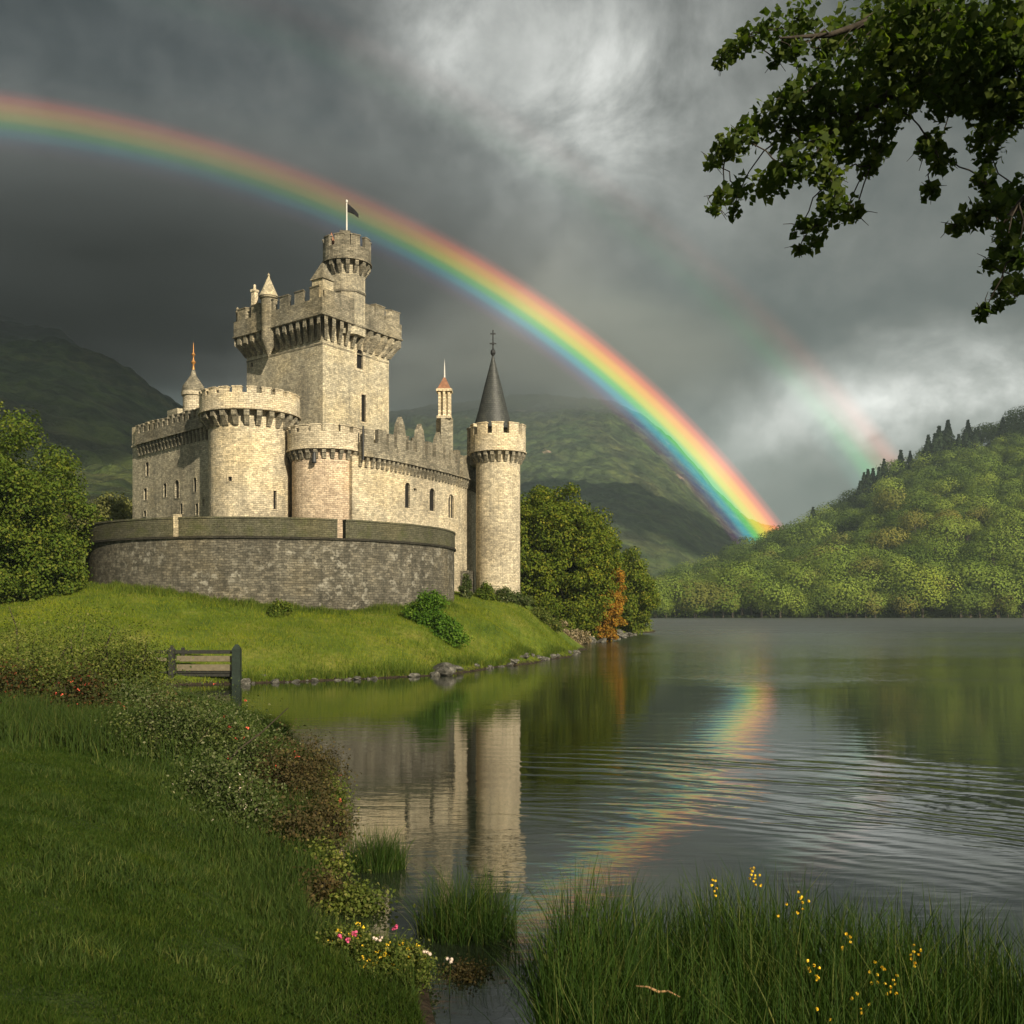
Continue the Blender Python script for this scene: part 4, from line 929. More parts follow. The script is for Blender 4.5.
# ------------------------------------------------------------------ footbridge
fb = empty('footbridge', (-17, 52.6, .9), 'low timber footbridge with plank rails over the dark creek left of the lawn', 'bridge')
def tb(name, c, size, mat, ax=(1, 0), top=1.0):
    mb = MB(); mb.box(c, size, ax, top=top); o = mb.build(name, mat); bv = o.modifiers.new('b', 'BEVEL'); bv.width = .015; o.parent = fb; o.matrix_parent_inverse = Matrix.Translation(-fb.location); return o
Yb = 52.6
for xx, zt, wd_, mt in ((-14.45, 1.85, .42, 'wood_green'), (-17.85, 1.8, .26, 'wood_dark')):
    mb = MB(); mb.box((xx, Yb - .1, (zt - 1.2) / 2), (wd_, .38, zt + 1.2)); mb.box((xx, Yb - .1, zt + .12), (wd_, .38, .24), top=.3); o = mb.build('post', M[mt]); o.parent = fb; o.matrix_parent_inverse = Matrix.Translation(-fb.location)
tb('handrail', (-16.6, Yb, 1.66), (4.7, .16, .13), M['wood_dark'])
tb('rail', (-16.15, Yb + .03, 1.33), (3.0, .08, .3), M['wood_pale']); tb('rail', (-16.15, Yb + .03, .86), (3.0, .08, .34), M['wood_pale'])
tb('rail', (-18.9, Yb + .03, 1.3), (1.9, .07, .2), M['wood_pale'])
mb = MB()
for k in range(19): mb.box((-19.2 + k * .25, Yb + .9, .62), (.235, 1.9, .07))
mb.box((-16.9, Yb + .1, .5), (5, .16, .2)); mb.box((-16.9, Yb + 1.7, .5), (5, .16, .2)); o = mb.build('deck', M['wood_dark']); o.parent = fb; o.matrix_parent_inverse = Matrix.Translation(-fb.location)
tb('shade_board', (-17.0, Yb + 2.1, .05), (4.6, .12, 1.1), M['wood_dark']); tb('shade_board', (-14.75, Yb + 1.0, -.1), (.12, 2.0, 1.2), M['wood_dark'])  # dark boards added to stand in for the shade under the deck
tb('handrail', (-17.2, Yb + 1.8, 1.66), (4.6, .12, .1), M['wood_dark']); tb('post', (-15.0, Yb + 1.8, .9), (.2, .2, 1.9), M['wood_dark']); tb('post', (-17.9, Yb + 1.8, .9), (.16, .16, 1.9), M['wood_dark'])

# ------------------------------------------------------------------ rocks
def rock_mesh(seed):
    bm = bmesh.new(); bmesh.ops.create_icosphere(bm, subdivisions=3, radius=.5); r_ = random.Random(seed)
    pl = [(Vector((r_.gauss(0, 1), r_.gauss(0, 1), r_.gauss(0, 1))).normalized(), r_.uniform(.26, .42)) for _ in range(11)]
    for v in bm.verts:
        for n, d in pl:
            e = v.co.dot(n) - d
            if e > 0: v.co -= n * e
        v.co += v.co.normalized() * r_.uniform(-.012, .012)
    me = bpy.data.meshes.new('rock'); bm.to_mesh(me); bm.free(); me.materials.append(M['rock']); return me
rocks = [rock_mesh(i) for i in range(6)]
def rock(x, y, s, label, group='rocks along the castle shore', z=None, sq=.6):
    o = link('shore_rock', random.choice(rocks)); zz = max(ground_at(x, y), -.05) if z is None else z
    o.location = (x, y, zz + s * .12); o.scale = (s * random.uniform(.9, 1.5), s * random.uniform(.8, 1.1), s * sq); o.rotation_euler = (random.uniform(-.3, .3), random.uniform(-.3, .3), random.uniform(0, 6.28))
    return tag(o, label, 'rock', group)
def along(path, f):
    P_ = [Vector(p) for p in path]; L = [0]
    for a, b in zip(P_, P_[1:]): L.append(L[-1] + (b - a).length)
    q = f * L[-1]; i = 0
    while i < len(P_) - 2 and q > L[i + 1]: i += 1
    return P_[i].lerp(P_[i + 1], (q - L[i]) / (L[i + 1] - L[i]))
for i in range(95):
    p_ = along(isl[:8], random.random() * .95); s = random.choice([.15, .2, .28, .35, .5, .7])
    rock(p_.x + random.uniform(-.15, .15), p_.y + random.uniform(-.25, .15), s, 'small grey rock in the line of stones along the lawn waterline')
rock(*grd(443, 675), 1.6, 'largest pale grey rock on the waterline below the round green bush', None, z=.0, sq=.7)
rock(*grd(262, 682), .8, 'pale rock at the waterline just right of the footbridge post', None, z=0, sq=.8)
rock(*grd(418, 675), .75, 'dark rock at the waterline left of the largest pale rock', None, z=0, sq=.6)
for i in range(34):
    p_ = along(isl[8:12], random.random()); s = random.choice([.5, .7, .9, 1.2])
    rock(p_.x + random.uniform(-1.6, .6), p_.y + random.uniform(-2, 2), s, 'pale rock in the stony spit below the trees right of the castle', 'rocks on the stony spit')

# ------------------------------------------------------------------ shrubs
def shrub(name, x, y, rx, h, n, ls, mat, label, cat='shrub', group=None, ry=None, flowers=None, seed=1, stems=14, loose=.25, zoff=0.0, nc=26):
    z = max(ground_at(x, y), -.1) + zoff; root = empty(name, (x, y, z), label, cat, group); r_ = np.random.default_rng(seed); ry = ry or rx * .8
    d = rand_unit(nc, r_); d[:, 2] = np.abs(d[:, 2]); cen = d * r_.uniform(.35, .95, (nc, 1)) * np.array([rx * .8, ry * .8, h * .78]); cr = np.full(nc, min(rx, h) * .33) * r_.uniform(.6, 1.3, nc)
    P, N_ = clump_leaves(cen, cr, n // nc, .45, .8, .6)
    P += rng.normal(0, 1, P.shape) * min(rx, h) * .08 * loose / .25
    gz = H(P[:, 0] + x, P[:, 1] + y) - z; P[:, 2] = np.maximum(P[:, 2], gz + rng.uniform(0, .25, len(P)) * h * .4)
    V, Fq = leaf_quads(P, N_, ls, 1.6); link('foliage', npmesh('foliage', V, Fq, mat), root)
    tv, tf = [], []
    for k in range(stems):
        e = cen[k % nc] * random.uniform(.9, 1.4 if loose > .5 else 1.2); tube(tv, tf, curve_pts((e[0] * .15, e[1] * .15, -.2), e, 4, .02, .03), [.02 * h, .016 * h, .012 * h, .008 * h, .003 * h], 4)
    link('stems', npmesh('stems', np.concatenate(tv), np.array(tf), M['stem'], True), root)
    if flowers:
        mt, nf, fs = flowers
        top = P[(P[:, 2] > np.quantile(P[:, 2], .35)) & (P[:, 1] < np.quantile(P[:, 1], .7))]; pk = top[rng.permutation(len(top))[:nf]]
        pk = np.repeat(pk, 7, 0) + rng.normal(0, fs * .45, (nf * 7, 3)) + np.array([0, -.03, .05])
        V, Fq = leaf_quads(pk, rand_unit(len(pk)), fs, 1.1); link('blossoms', npmesh('blossoms', V, Fq, M[mt]), root)
    return root
# on the island
shrub('green_bush', -5.6, 68.3, 1.85, 4.4, 13000, .13, M['leaf_bright'], 'bright green rounded bush on the lawn slope below the right end of the dark wall', seed=3, nc=34)
shrub('green_bush', -4.2, 66.4, 1.35, 2.3, 7000, .13, M['leaf_bright'], 'lower green bush touching the rounded bush on its right, down the slope', seed=4)
shrub('low_bush', -15.0, 65.0, .95, 1.15, 4000, .11, M['leaf_left'], 'small dark green bush low against the middle of the dark wall', seed=5)
for i, (px, Y, rx, h, mt, lab) in enumerate(((486, 86, 1.0, 1.9, 'leaf_left', 'dark shrub hugging the left foot of the spired tower'), (503, 87, 1.2, 1.5, 'leaf_deep', 'twiggy grey-green shrub against the foot of the spired tower'),
        (520, 88, 1.4, 1.3, 'leaf_deep', 'low tangled shrub just right of the spired tower foot'), (538, 89, 1.4, 1.2, 'leaf_front', 'olive shrub on the bank between the tower foot and the beige flowering shrub'),
        (552, 92, 1.3, 1.3, 'leaf_front', 'olive shrub lowest on the bank edge beside the rocks'), (466, 84, .7, 3.4, 'leaf_deep', 'climbing shrub at the corner where the dark wall meets the castle'))):
    shrub('bank_shrub', (px - 512) / F * Y, Y, rx, h, 3600, .13, M[mt], lab, group='shrubs at the tower foot', seed=20 + i)
shrub('flowering_shrub', at(563, 600, 104).x, 104, 1.7, 3.3, 4600, .17, M['leaf_beige'], 'beige pink flowering shrub on the point right of the castle', seed=31)
shrub('flowering_shrub', at(578, 600, 112).x, 112, 1.7, 2.4, 3200, .17, M['leaf_beige'], 'lower brownish shrub above the stony spit', seed=32)
shrub('shore_bush', at(590, 600, 122).x, 121, 2.6, 3.6, 4600, .24, M['leaf_right'], 'rounded green bush between the stony spit and the orange tree', seed=33)
# on the near bank: (px, Y, radius, height, material, leaf size, flowers)
NB = [(-45, 27, 2.6, 1.9, 'leaf_front', None, 'green hedge-like shrub cut by the left edge of the photo'), (25, 33, 2.6, 2.0, 'leaf_front', None, 'broad grey-green shrub at the far left below the big tree'),
      (88, 33, 2.1, 1.9, 'leaf_front', None, 'olive shrub with a taller sprig, left of the footbridge shrub'), (128, 33, 1.35, 2.15, 'leaf_front', None, 'large yellow-green shrub hiding the left end of the footbridge'),
      (152, 34, .7, .9, 'leaf_front', None, 'small yellow-green shrub at the creek mouth below the footbridge'), (2, 26, 1.1, 1.35, 'leaf_red', ('petal_red', 16, .04), 'green shrub flecked with dark red at the far left edge'),
      (82, 22.5, .8, 1.25, 'leaf_red', ('petal_red', 22, .04), 'red flowering shrub in front of the olive shrubs'), (45, 27, 1.3, 1.5, 'leaf_front', None, 'dark green shrub between the two red shrubs'),
      (130, 25, 1.3, 1.1, 'leaf_deep', None, 'low dark shrub beside tall grass below the yellow-green shrub'), (165, 24, .9, .9, 'leaf_brown', None, 'russet twiggy shrub behind the dark shrub on the bank'),
      (175, 20, 1.2, 1.35, 'leaf_deep', None, 'dark shrub with tiny pale leaves in the middle of the bank'), (212, 21, .95, 1.3, 'leaf_deep', ('petal_red', 9, .034), 'dark shrub with coral flowers behind the leaning stick'),
      (250, 19.5, .95, 1.25, 'leaf_deep', ('petal_red', 10, .034), 'shrub with coral blossoms right of the leaning stick'), (288, 19, .85, 1.35, 'leaf_brown', ('petal_red', 9, .034), 'russet twiggy shrub with coral flowers at the water edge'),
      (212, 17, .75, .8, 'leaf_deep', ('petal_white', 8, .025), 'low shrub with whitish flowers left of the white-dotted grass'), (245, 16, .75, .85, 'leaf_deep', ('petal_white', 14, .025), 'low shrub dotted with white at the edge of the lawn'),
      (296, 15.6, .6, .75, 'leaf_brown', None, 'low russet plant at the end of the lawn by the water'), (310, 18, .5, 1.0, 'leaf_brown', None, 'thin reddish plant leaning over the water'),
      (352, 13.2, .42, .42, 'leaf_front', None, 'small yellowish cushion plant on the mud between grass tufts'), (315, 21, .7, 1.1, 'leaf_brown', ('petal_red', 7, .032), 'reddish shrub farthest out over the water on the bank'),
      (322, 16.6, .55, .8, 'leaf_brown', None, 'russet plant hanging over the water left of the round reed tuft'), (326, 15.0, .5, .5, 'leaf_front', None, 'low green plant covering the muddy edge left of the round reed tuft'),
      (318, 13.6, .5, .45, 'leaf_brown', None, 'low russet plant on the mud left of the cushion plant'), (330, 19.5, .5, .9, 'leaf_front', ('petal_red', 3, .04), 'thin green shrub at the water edge in front of the castle reflection')]
for i, (px, Y, rx, h, mt, fl_, lab) in enumerate(NB):
    if Y > 30: h *= 1.45 if 120 < px < 180 else 1.8; rx *= 1.15
    elif Y > 22: h *= 1.25 if px < 120 else .95
    else: h *= 1.12; rx *= 1.05
    ls = .045 if Y < 22 else .06; n = int(min(15000, 5200 * rx * h / .9)) if rx > .5 else 3500
    shrub('bank_bush', (px - 512) / F * Y, Y, rx, h, n, ls, M[mt], lab, group='shrubs on the near bank', flowers=fl_, seed=50 + i, stems=34, loose=.75, nc=30)
shrub('tall_sprig', at(97, 640, 33).x, 33, .5, 2.7, 1500, .07, M['leaf_front'], 'upright leafy sprig rising above the olive shrubs', seed=91, nc=14)

# ------------------------------------------------------------------ blades
def blades(P, h, wd, lean, nseg=3, curl=1.0):
    n = len(P); a = rng.uniform(0, 2 * np.pi, n); L = rng.uniform(0, 1, n) * lean; dx = np.cos(a) * L * h; dy = np.sin(a) * L * h
    b = rng.uniform(0, 2 * np.pi, n); wx, wy = np.cos(b) * wd / 2, np.sin(b) * wd / 2; rows = []
    for k in range(nseg + 1):
        f = k / nseg; off_ = f ** 2 * curl; zz = h * (f - .25 * L * f * f); tw = (1 - f) ** .55 if k < nseg else .04
        cx = P[:, 0] + dx * off_; cy = P[:, 1] + dy * off_; cz = P[:, 2] + zz
        rows.append(np.stack([cx - wx * tw, cy - wy * tw, cz], 1)); rows.append(np.stack([cx + wx * tw, cy + wy * tw, cz], 1))
    V = np.stack(rows, 1).reshape(-1, 3); m_ = 2 * (nseg + 1); base_ = np.arange(n)[:, None] * m_
    Fq = np.concatenate([base_ + np.array([2 * k, 2 * k + 1, 2 * k + 3, 2 * k + 2]) for k in range(nseg)], 0)
    return V, Fq
def grass_region(name, n, sample, hfun, wfun, lean, mat, label, nseg=2, cat='grass'):
    xy = sample(n); z = H(xy[:, 0], xy[:, 1]); ok = z > .06; xy, z = xy[ok], z[ok]; P = np.c_[xy, z - .01]; V, Fq = blades(P, hfun(P), wfun(P), lean, nseg)
    return tag(link(name, npmesh(name, V, Fq, mat)), label, cat, kind='stuff')
def shoreX(y): return np.interp(y, [b[1] for b in bank], [b[0] for b in bank])
def samp_near(n):
    Y = 5.0 + 19 * rng.uniform(0, 1, n) ** 1.25; X = shoreX(Y) - .1 - rng.uniform(0, 1, n) * (shoreX(Y) + .56 * Y + .6); return np.c_[X, Y]
grass_region('lawn_grass', 430000, samp_near, lambda P: rng.uniform(.035, .10, len(P)) * (1 + vnoise(P[:, 0], P[:, 1], .7, 5) * 2.0) * np.clip(1.35 - (shoreX(P[:, 1]) - P[:, 0]) * .3, .8, 1.35), lambda P: .0045 + .0008 * P[:, 1], 1.1, M['blade'], 'short dark green lawn filling the bottom left of the photo')
def samp_isl(n):
    Y = rng.uniform(49, 92, n); X = rng.uniform(-48, 8, n); ok = ((X + 19) ** 2 + (Y - 81) ** 2 > 14.2 ** 2); return np.c_[X, Y][ok]
def samp_tuft(n):
    xy = samp_near(n); k = vnoise(xy[:, 0], xy[:, 1], .9, 81, 4) > .10; return xy[k]
grass_region('lawn_tufts', 150000, samp_tuft, lambda P: rng.uniform(.07, .17, len(P)), lambda P: .005 + .0008 * P[:, 1], 1.0, M['tall'], 'longer darker tufts scattered through the near lawn')
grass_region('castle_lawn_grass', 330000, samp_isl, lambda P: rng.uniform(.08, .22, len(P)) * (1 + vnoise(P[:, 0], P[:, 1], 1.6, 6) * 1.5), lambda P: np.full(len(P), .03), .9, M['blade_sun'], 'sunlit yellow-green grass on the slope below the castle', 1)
def samp_foot(n):
    n1_ = n // 2; a = rng.uniform(R(185), R(350), n1_); q = 14.35 + rng.exponential(.5, n1_); A1 = np.c_[-19 + np.cos(a) * q, 81 + np.sin(a) * q]
    f = rng.uniform(0, .95, n - n1_); ip = np.array(isl[:8]); L_ = np.r_[0, np.cumsum(np.hypot(*np.diff(ip, axis=0).T))]; q = f * L_[-1]
    X = np.interp(q, L_, ip[:, 0]); Y = np.interp(q, L_, ip[:, 1]) + rng.exponential(.5, n - n1_) + .15; return np.r_[A1, np.c_[X, Y]]
grass_region('rough_grass', 26000, samp_foot, lambda P: rng.uniform(.15, .55, len(P)) * (1 + vnoise(P[:, 0], P[:, 1], 1.1, 61) * 2.2), lambda P: np.full(len(P), .035), .8, M['leaf_left'], 'rough weeds and taller grass along the wall foot and the stony waterline', 2)
def samp_weed(n):
    xy = samp_isl(n); k = vnoise(xy[:, 0], xy[:, 1], 2.4, 71, 4) > .13; return xy[k]
grass_region('weed_tufts', 60000, samp_weed, lambda P: rng.uniform(.15, .34, len(P)), lambda P: np.full(len(P), .045), .9, M['leaf_left'], 'darker green weed patches scattered over the castle lawn', 1)
def samp_band(n):
    Y = 10 + 26 * rng.uniform(0, 1, n); d = rng.uniform(0, 1, n) ** 1.5; X = shoreX(Y) - .05 - d * (1.0 + (Y - 10) * .36) * (1 + vnoise(Y * 3, Y * 0 + 4, 3.0, 44) * 1.2); return np.c_[X, Y]
grass_region('bank_grass', 80000, samp_band, lambda P: rng.uniform(.1, .42, len(P)) * (.6 + P[:, 1] / 24) * np.clip(1.25 - (shoreX(P[:, 1]) - P[:, 0]) / (1.0 + (P[:, 1] - 10) * .36) * 1.1, .18, 1), lambda P: .008 + .0004 * P[:, 1], .8, M['tall'], 'rough taller grass between the shrubs along the near bank', 3)
def samp_tall(n):
    X = rng.normal(-8.0, 1.9, n); Y = rng.normal(21.5, 1.3, n); return np.c_[X, Y]
grass_region('tall_grass', 16000, samp_tall, lambda P: rng.uniform(.35, .8, len(P)), lambda P: np.full(len(P), .016), .8, M['tall'], 'tall arching green grass in front of the red shrubs on the left bank', 4)
def clump(name, cx, cy, rx, ry, n, h0, h1, lean, label, wd=.011, mat='reed', cat='reeds', group=None, dead=0):
    r_ = np.sqrt(rng.uniform(0, 1, n)); a = rng.uniform(0, 2 * np.pi, n); X = cx + np.cos(a) * r_ * rx; Y = cy + np.sin(a) * r_ * ry
    z = np.minimum(np.maximum(H(X, Y), -.15), .3); P = np.c_[X, Y, z] - np.array([cx, cy, 0]); hh = rng.uniform(h0, h1, n) * (1.08 - .35 * r_ ** 2)
    V, Fq = blades(P, hh, np.full(n, wd) * rng.uniform(.6, 1.3, n), lean, 5, 1.1)
    return tag(link(name, npmesh(name, V, Fq, M[mat]), None, (cx, cy, 0)), label, cat, group)
clump('reed_tuft', -2.1, 15.4, .48, .35, 900, .45, .92, .55, 'compact round tuft of green reeds standing in the water nearest the bank')
clump('reed_tuft', -.55, 12.3, .62, .5, 1300, .5, 1.15, .75, 'wider loose tuft of reeds between the round tuft and the large reed bed')
clump('reed_tuft', -3.55, 17.0, .4, .5, 300, .5, .9, .6, 'thin grass tuft beside the white-dotted shrub at the lawn edge', mat='tall')
clump('reed_tuft', .35, 10.9, .3, .4, 160, .4, .95, .9, 'sparse tuft of reeds left of the large reed bed')
def samp_reed(n):
    X = rng.uniform(.25, 5.6, n); Y = rng.uniform(7.2, 11.4, n); lim = np.interp(X, [.2, .6, 2, 3.4, 4.6, 5.6], [9.6, 10.9, 11.2, 10.6, 9.7, 9.3]); ok = (Y < lim + rng.normal(0, .18, n)); return np.c_[X, Y][ok]
xy = samp_reed(17000); z = np.clip(H(xy[:, 0], xy[:, 1]), -.2, .5); P = np.c_[xy, z]
hh = rng.uniform(.7, 1.5, len(P)) * (1 + vnoise(xy[:, 0], xy[:, 1], .8, 12) * .5) * np.interp(xy[:, 0], [0, 3, 5.6], [1, 1.0, .92])
V, Fq = blades(P, hh, rng.uniform(.010, .022, len(P)), .5, 5, 1.1)
tag(link('reed_bed', npmesh('reed_bed', V, Fq, M['reed'])), 'dense bed of tall dark green reeds along the bottom right water edge', 'reeds', kind='stuff')
# flowers
def stalk_flower(px, py, Y, nfl, fs, mat, label, cat='flower', group=None, spread=.06, length=.16):
    if length > .1: nfl = int(nfl * 1.7); fs *= .8
    top = at(px, py, Y); x, y = top.x, top.y; z = max(ground_at(x, y), -.1); root = empty('flower_stem', (x, y, z), label, cat, group); hgt = top.z - z
    tv, tf = [], []; pts = curve_pts((0, 0, -.05), (0, 0, hgt), 4, 0, .02); tube(tv, tf, pts, [.006, .005, .005, .004, .003], 5); link('stem', npmesh('stem', np.concatenate(tv), np.array(tf), M['tall'], True), root)
    for k in range(nfl):
        c = np.array([random.gauss(0, spread * .6), random.gauss(0, spread * .5) - .02, hgt - length * k / max(nfl - 1, 1)]); d = rand_unit(9)
        V, Fq = leaf_quads(c + d * fs * .4, d, fs, 1.1); link('blossom', npmesh('blossom', V, Fq, M[mat]), root)
YF = [(755, 868, 9.9, 7, 'tallest yellow flower spike standing above the reed tops'), (714, 878, 9.9, 4, 'yellow flower head left of the tallest spike at the reed tops'), (799, 893, 9.4, 5, 'yellow flower spike right of the tallest spike'),
      (780, 915, 9.0, 1, 'single yellow bloom among reeds below the right spike'), (839, 932, 8.8, 3, 'small pale yellow flower in the middle of the reeds'), (812, 960, 8.4, 5, 'orange-yellow flowers low in the reeds, above the bottom stems'),
      (876, 962, 8.4, 5, 'orange flower cluster low in the reeds'), (914, 946, 8.6, 5, 'yellow-green flower spike nearest the right side of the reeds'), (892, 975, 8.2, 5, 'drooping orange brown flowers beside the orange cluster'), (860, 992, 8.0, 3, 'dull yellow flowers below the orange cluster'), (830, 1008, 7.9, 2, 'lowest orange bloom in the reeds near the bottom edge')]
for px, py, Y, n, lab in YF: stalk_flower(px, py, Y, n, .028, 'petal_yellow', lab, group='yellow flowers in the reeds')
for k, (px, py, mt, lab) in enumerate(((341, 934, 'petal_pink', 'left pink flower on the muddy bank below the cushion plant'), (355, 931, 'petal_pink', 'right pink flower on the muddy bank below the cushion plant'), (348, 938, 'petal_pink', 'lowest pink flower of the three on the muddy bank'), (377, 936, 'petal_white', 'pale pink bloom right of the three pink flowers'), (427, 950, 'petal_white', 'pale round bloom between the yellow flower patch and water'), (450, 958, 'petal_white', 'pale peach bloom at the water edge'), (396, 925, 'petal_pink', 'pink bloom floating low near the mud'))):
    stalk_flower(px, py, 10.7 - k * .08, 4, .03, mt, lab, group='pink flowers on the bank', spread=.03, length=.03)
shrub('yellow_flower_patch', at(385, 960, 10.6).x, 10.5, .62, .38, 6500, .03, M['leaf_front'], 'low patch of small yellow flowers at the bottom edge of the lawn', 'flowers', flowers=('petal_yellow', 55, .018), seed=99, stems=20, loose=.5)
shrub('yellow_flower_patch', at(340, 960, 10.9).x, 10.9, .45, .3, 3500, .03, M['leaf_front'], 'green end of the yellow flower patch below the pink flowers', 'flowers', flowers=('petal_yellow', 16, .018), seed=98, stems=16, loose=.5)
shrub('marsh_plant', at(470, 975, 11).x, 10.9, .42, .22, 2600, .03, M['leaf_brown'], 'brown dead marsh plants below the loose reed tuft', 'plant', seed=97, stems=30, loose=.8)
# stick
st = MB(); tv, tf = [], []; a = at(200, 800, 17.5); b = at(288, 708, 17.5); tube(tv, tf, [a - Vector((.1, 0, .35)), a, at(215, 778, 17.5), at(238, 750, 17.5), at(262, 732, 17.5), b], [.022, .022, .02, .018, .014, .009], 6)
tag(link('leaning_stick', npmesh('leaning_stick', np.concatenate(tv), np.array(tf), M['dead'], True)), 'thin dark bare stick leaning over the water from the bank shrubs', 'stick')
for i, (p0, p1, lab) in enumerate((((560, 902), (664, 922), 'dark twig floating in front of the rainbow reflection'), ((605, 868), (690, 880), 'thin twig floating where the golden reflection meets the reeds'))):
    A3, B3 = grd(*p0), grd(*p1); tv, tf = [], []; tube(tv, tf, curve_pts((*A3, .01), (*B3, .02), 4, .0, .02), [.008, .014, .014, .01, .004], 5)
tv, tf = [], []; tube(tv, tf, [at(636, 986, 8.3), at(648, 987, 8.25), at(659, 992, 8.2), at(668, 991, 8.2), at(680, 997, 8.15)], [.005, .01, .012, .009, .005], 6); tag(link('broken_stalk', npmesh('broken_stalk', np.concatenate(tv), np.array(tf), simple_mat('straw_stalk', (.35, .2, .09), .8), True)), 'orange-brown broken stalk lying in the reeds at the bottom', 'stalk')

# ------------------------------------------------------------------ rainbow: light scattered by a curtain of rain between the hills
def rainbow(name, label, n0, r0, r1, dist_, stops, strength, fade, group):
    az0, el0 = R(n0[0]), R(n0[1]); n = Vector((math.sin(az0) * math.cos(el0), math.cos(az0) * math.cos(el0), math.sin(el0)))
    a = n.cross(Vector((0, 0, 1))).normalized(); b = a.cross(n)    # a: right, b: up
    phs = np.linspace(R(-60), R(110), 180); ths = np.linspace(R(r0), R(r1), 14); V, U = [], []
    for i, ph in enumerate(phs):
        for j, th in enumerate(ths):
            d = n * math.cos(th) + (a * math.sin(ph) + b * math.cos(ph)) * math.sin(th); V.append(tuple(Vector((0, 0, CAMZ)) + d * dist_)); U.append((i / 179, j / 13))
    idx = np.arange(180 * 14).reshape(180, 14); Fq = np.stack([idx[:-1, :-1].ravel(), idx[:-1, 1:].ravel(), idx[1:, 1:].ravel(), idx[1:, :-1].ravel()], 1)
    m, t = newmat(name); uv = t.node('ShaderNodeUVMap').outputs[0]; u, v, _ = t.sep(uv)
    em = t.node('ShaderNodeEmission'); t.l.new(t.ramp(v, stops, 'EASE'), em.inputs[0])
    t.inp(em, 'Strength', t.m('MULTIPLY', t.ramp(u, fade), strength))
    tr_ = t.node('ShaderNodeBsdfTransparent'); ad = t.node('ShaderNodeAddShader'); t.l.new(em.outputs[0], ad.inputs[0]); t.l.new(tr_.outputs[0], ad.inputs[1]); t.l.new(ad.outputs[0], t.out.inputs[0])
    m.cycles.emission_sampling = 'NONE'
    V = np.array(V); me = npmesh(name, V, Fq, m, True, uv=np.array(U))
    o = link(name, me); o.visible_shadow = True
    return tag(o, label, 'rainbow')
k0 = (0, 0, 0)
PRIM = [(0, k0), (.10, (.05, .01, .05)), (.20, (.03, .05, .15)), (.32, (.0, .28, .36)), (.44, (.08, .50, .10)), (.56, (.66, .62, .02)), (.70, (.95, .42, .02)), (.82, (.75, .12, .03)), (.92, (.22, .03, .02)), (1, k0)]
SECO = [(0, k0), (.2, (.03, .12, .09)), (.42, (.05, .45, .10)), (.6, (.30, .24, .06)), (.76, (.55, .13, .06)), (1, k0)]
g_ = lambda x: (x, x, x)
rainbow('rainbow', 'bright main rainbow arching behind the castle down to the wooded hill', (-24.0, -21.5), 43.6, 46.5, 820, PRIM, .58, [(0, g_(.2)), (.3, g_(.27)), (.4, g_(.32)), (.5, g_(.5)), (.6, g_(.85)), (.68, g_(1)), (1, g_(.9))], None)
rainbow('secondary_rainbow', 'faint second rainbow above and right of the bright one, strongest near its right foot', (-24.0, -21.5), 50.2, 53.6, 830, SECO, .30, [(0, g_(0)), (.4, g_(.04)), (.55, g_(.07)), (.63, g_(.12)), (.67, g_(.3)), (.71, g_(.85)), (.73, g_(1))], None)

# ------------------------------------------------------------------ haze
HZD = .00016
mb = MB(); mb.box((0, 1300, 270), (7000, 5000, 560)); me_o = mb.build('haze', None); me_o.data.materials.clear()
m = bpy.data.materials.new('haze_air'); m.use_nodes = True; t = NT(m.node_tree); t.n.clear(); out = t.node('ShaderNodeOutputMaterial')
pv = t.node('ShaderNodeVolumePrincipled'); pv.inputs['Color'].default_value = (.60, .76, .80, 1); pv.inputs['Density'].default_value = HZD; pv.inputs['Anisotropy'].default_value = 0.0
t.l.new(pv.outputs[0], out.inputs['Volume']); me_o.data.materials.append(m); m.cycles.homogeneous_volume = True if hasattr(m.cycles, 'homogeneous_volume') else None
tag(me_o, kind='stuff'); me_o['label'] = 'thin pale mist filling the valley air'; me_o['category'] = 'haze'

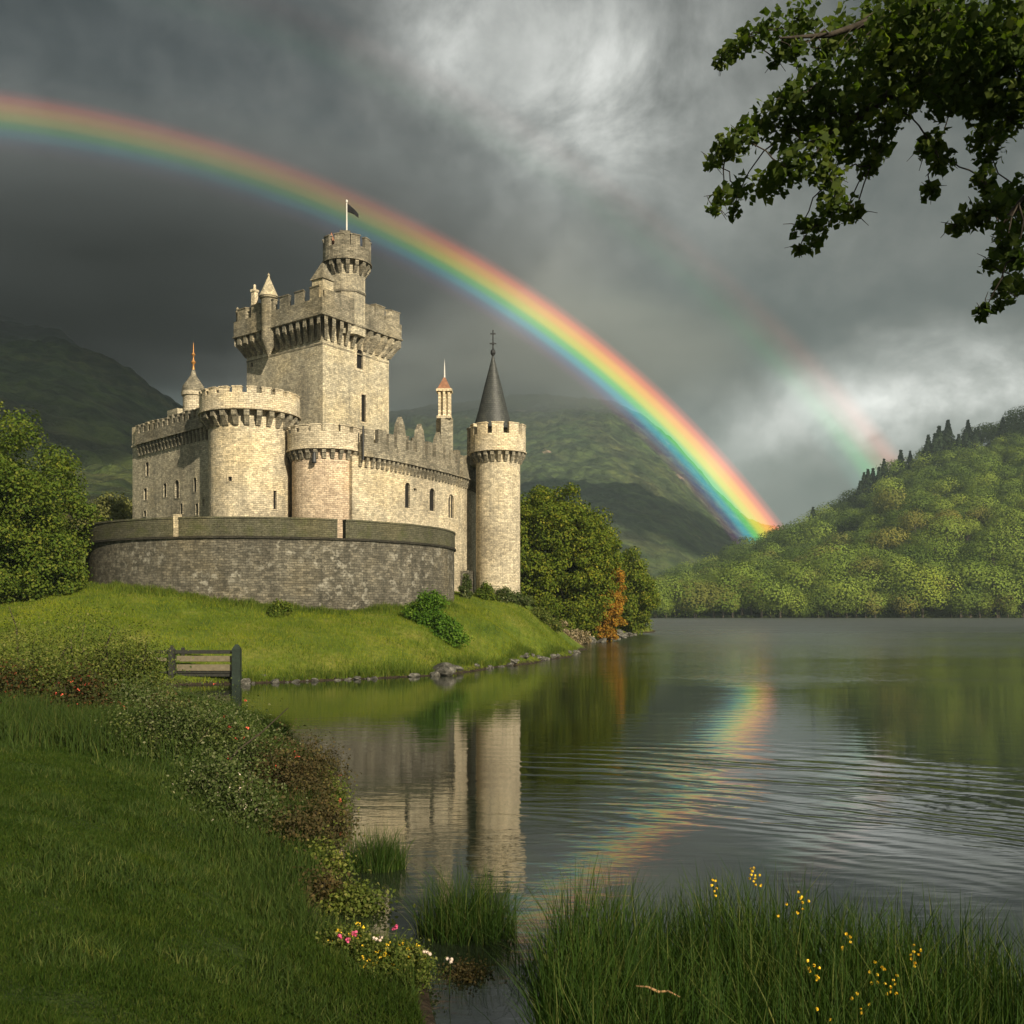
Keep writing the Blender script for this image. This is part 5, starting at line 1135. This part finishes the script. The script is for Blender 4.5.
# ------------------------------------------------------------------ unseen clouds added above the haze to shade the mountains and wooded hill
def cloud(name, c, rad, seed, label):
    bm = bmesh.new(); bmesh.ops.create_icosphere(bm, subdivisions=6, radius=1.0); co = np.array([v.co[:] for v in bm.verts])
    n = vnoise(co[:, 0] * 3 + 50, co[:, 1] * 3 + 50 + co[:, 2] * 2, 1.3, seed, 5) * .9
    for v, k in zip(bm.verts, n): v.co = Vector((v.co.x * (1 + k), v.co.y * (1 + k), v.co.z * (1 + k * 1.5)))
    me = bpy.data.meshes.new(name); bm.to_mesh(me); bm.free(); me.materials.append(M['cloud']); me.polygons.foreach_set('use_smooth', [True] * len(me.polygons))
    o = link(name, me, None, c); o.scale = rad; return tag(o, label, 'cloud')
m, t = newmat('shade_cloud_body'); pos = t.node('ShaderNodeTexCoord').outputs['Object']; n_ = t.noise(pos, 4, 5, .6)
principled(t, t.ramp(n_, [(.3, (.5, .52, .54)), (.7, (.8, .8, .8))]), 1.0, None, 0.0); M['cloud'] = m
cloud('shade_cloud', (150, -480, 860), (640, 540, 70), 3, 'unseen cloud added out of view to shade the left mountain')
cloud('shade_cloud', (1430, -290, 860), (640, 300, 60), 4, 'smaller unseen cloud added out of view to shade the upper wooded hill')

# ------------------------------------------------------------------ low mist clinging to the mountain tops
def mist(name, c, rad, seed, dens, label):
    bm = bmesh.new(); bmesh.ops.create_icosphere(bm, subdivisions=3, radius=1.0)
    me = bpy.data.meshes.new(name); bm.to_mesh(me); bm.free()
    m = bpy.data.materials.new(name); m.use_nodes = True; t = NT(m.node_tree); t.n.clear(); out = t.node('ShaderNodeOutputMaterial')
    pv = t.node('ShaderNodeVolumePrincipled'); pv.inputs['Color'].default_value = (.62, .66, .67, 1) if seed == 3 else (.42, .46, .46, 1); oc_ = t.node('ShaderNodeTexCoord').outputs['Object']; ln = t.node('ShaderNodeVectorMath', operation='LENGTH'); t.l.new(oc_, ln.inputs[0])
    fo = t.mapr(ln.outputs['Value'], .98, .35, 0, 1); nz_ = t.mapr(t.noise(oc_, 2.2, 4, .6), .36, .6, .15, 1.5)
    t.inp(pv, 'Density', t.m('MULTIPLY', t.m('MULTIPLY', t.m('MULTIPLY', fo, fo), nz_), dens))
    t.l.new(pv.outputs[0], out.inputs['Volume']); me.materials.append(m)
    o = link(name, me, None, c); o.scale = rad; tag(o, label, 'mist', kind='stuff')
mist('mist_bank', (-400, 820, 280), (560, 260, 130), 3, .03, 'grey mist hiding the top of the left mountain')
mist('mist_bank', (-60, 1550, 390), (560, 320, 150), 5, .009, 'grey mist hiding the top of the middle mountain')
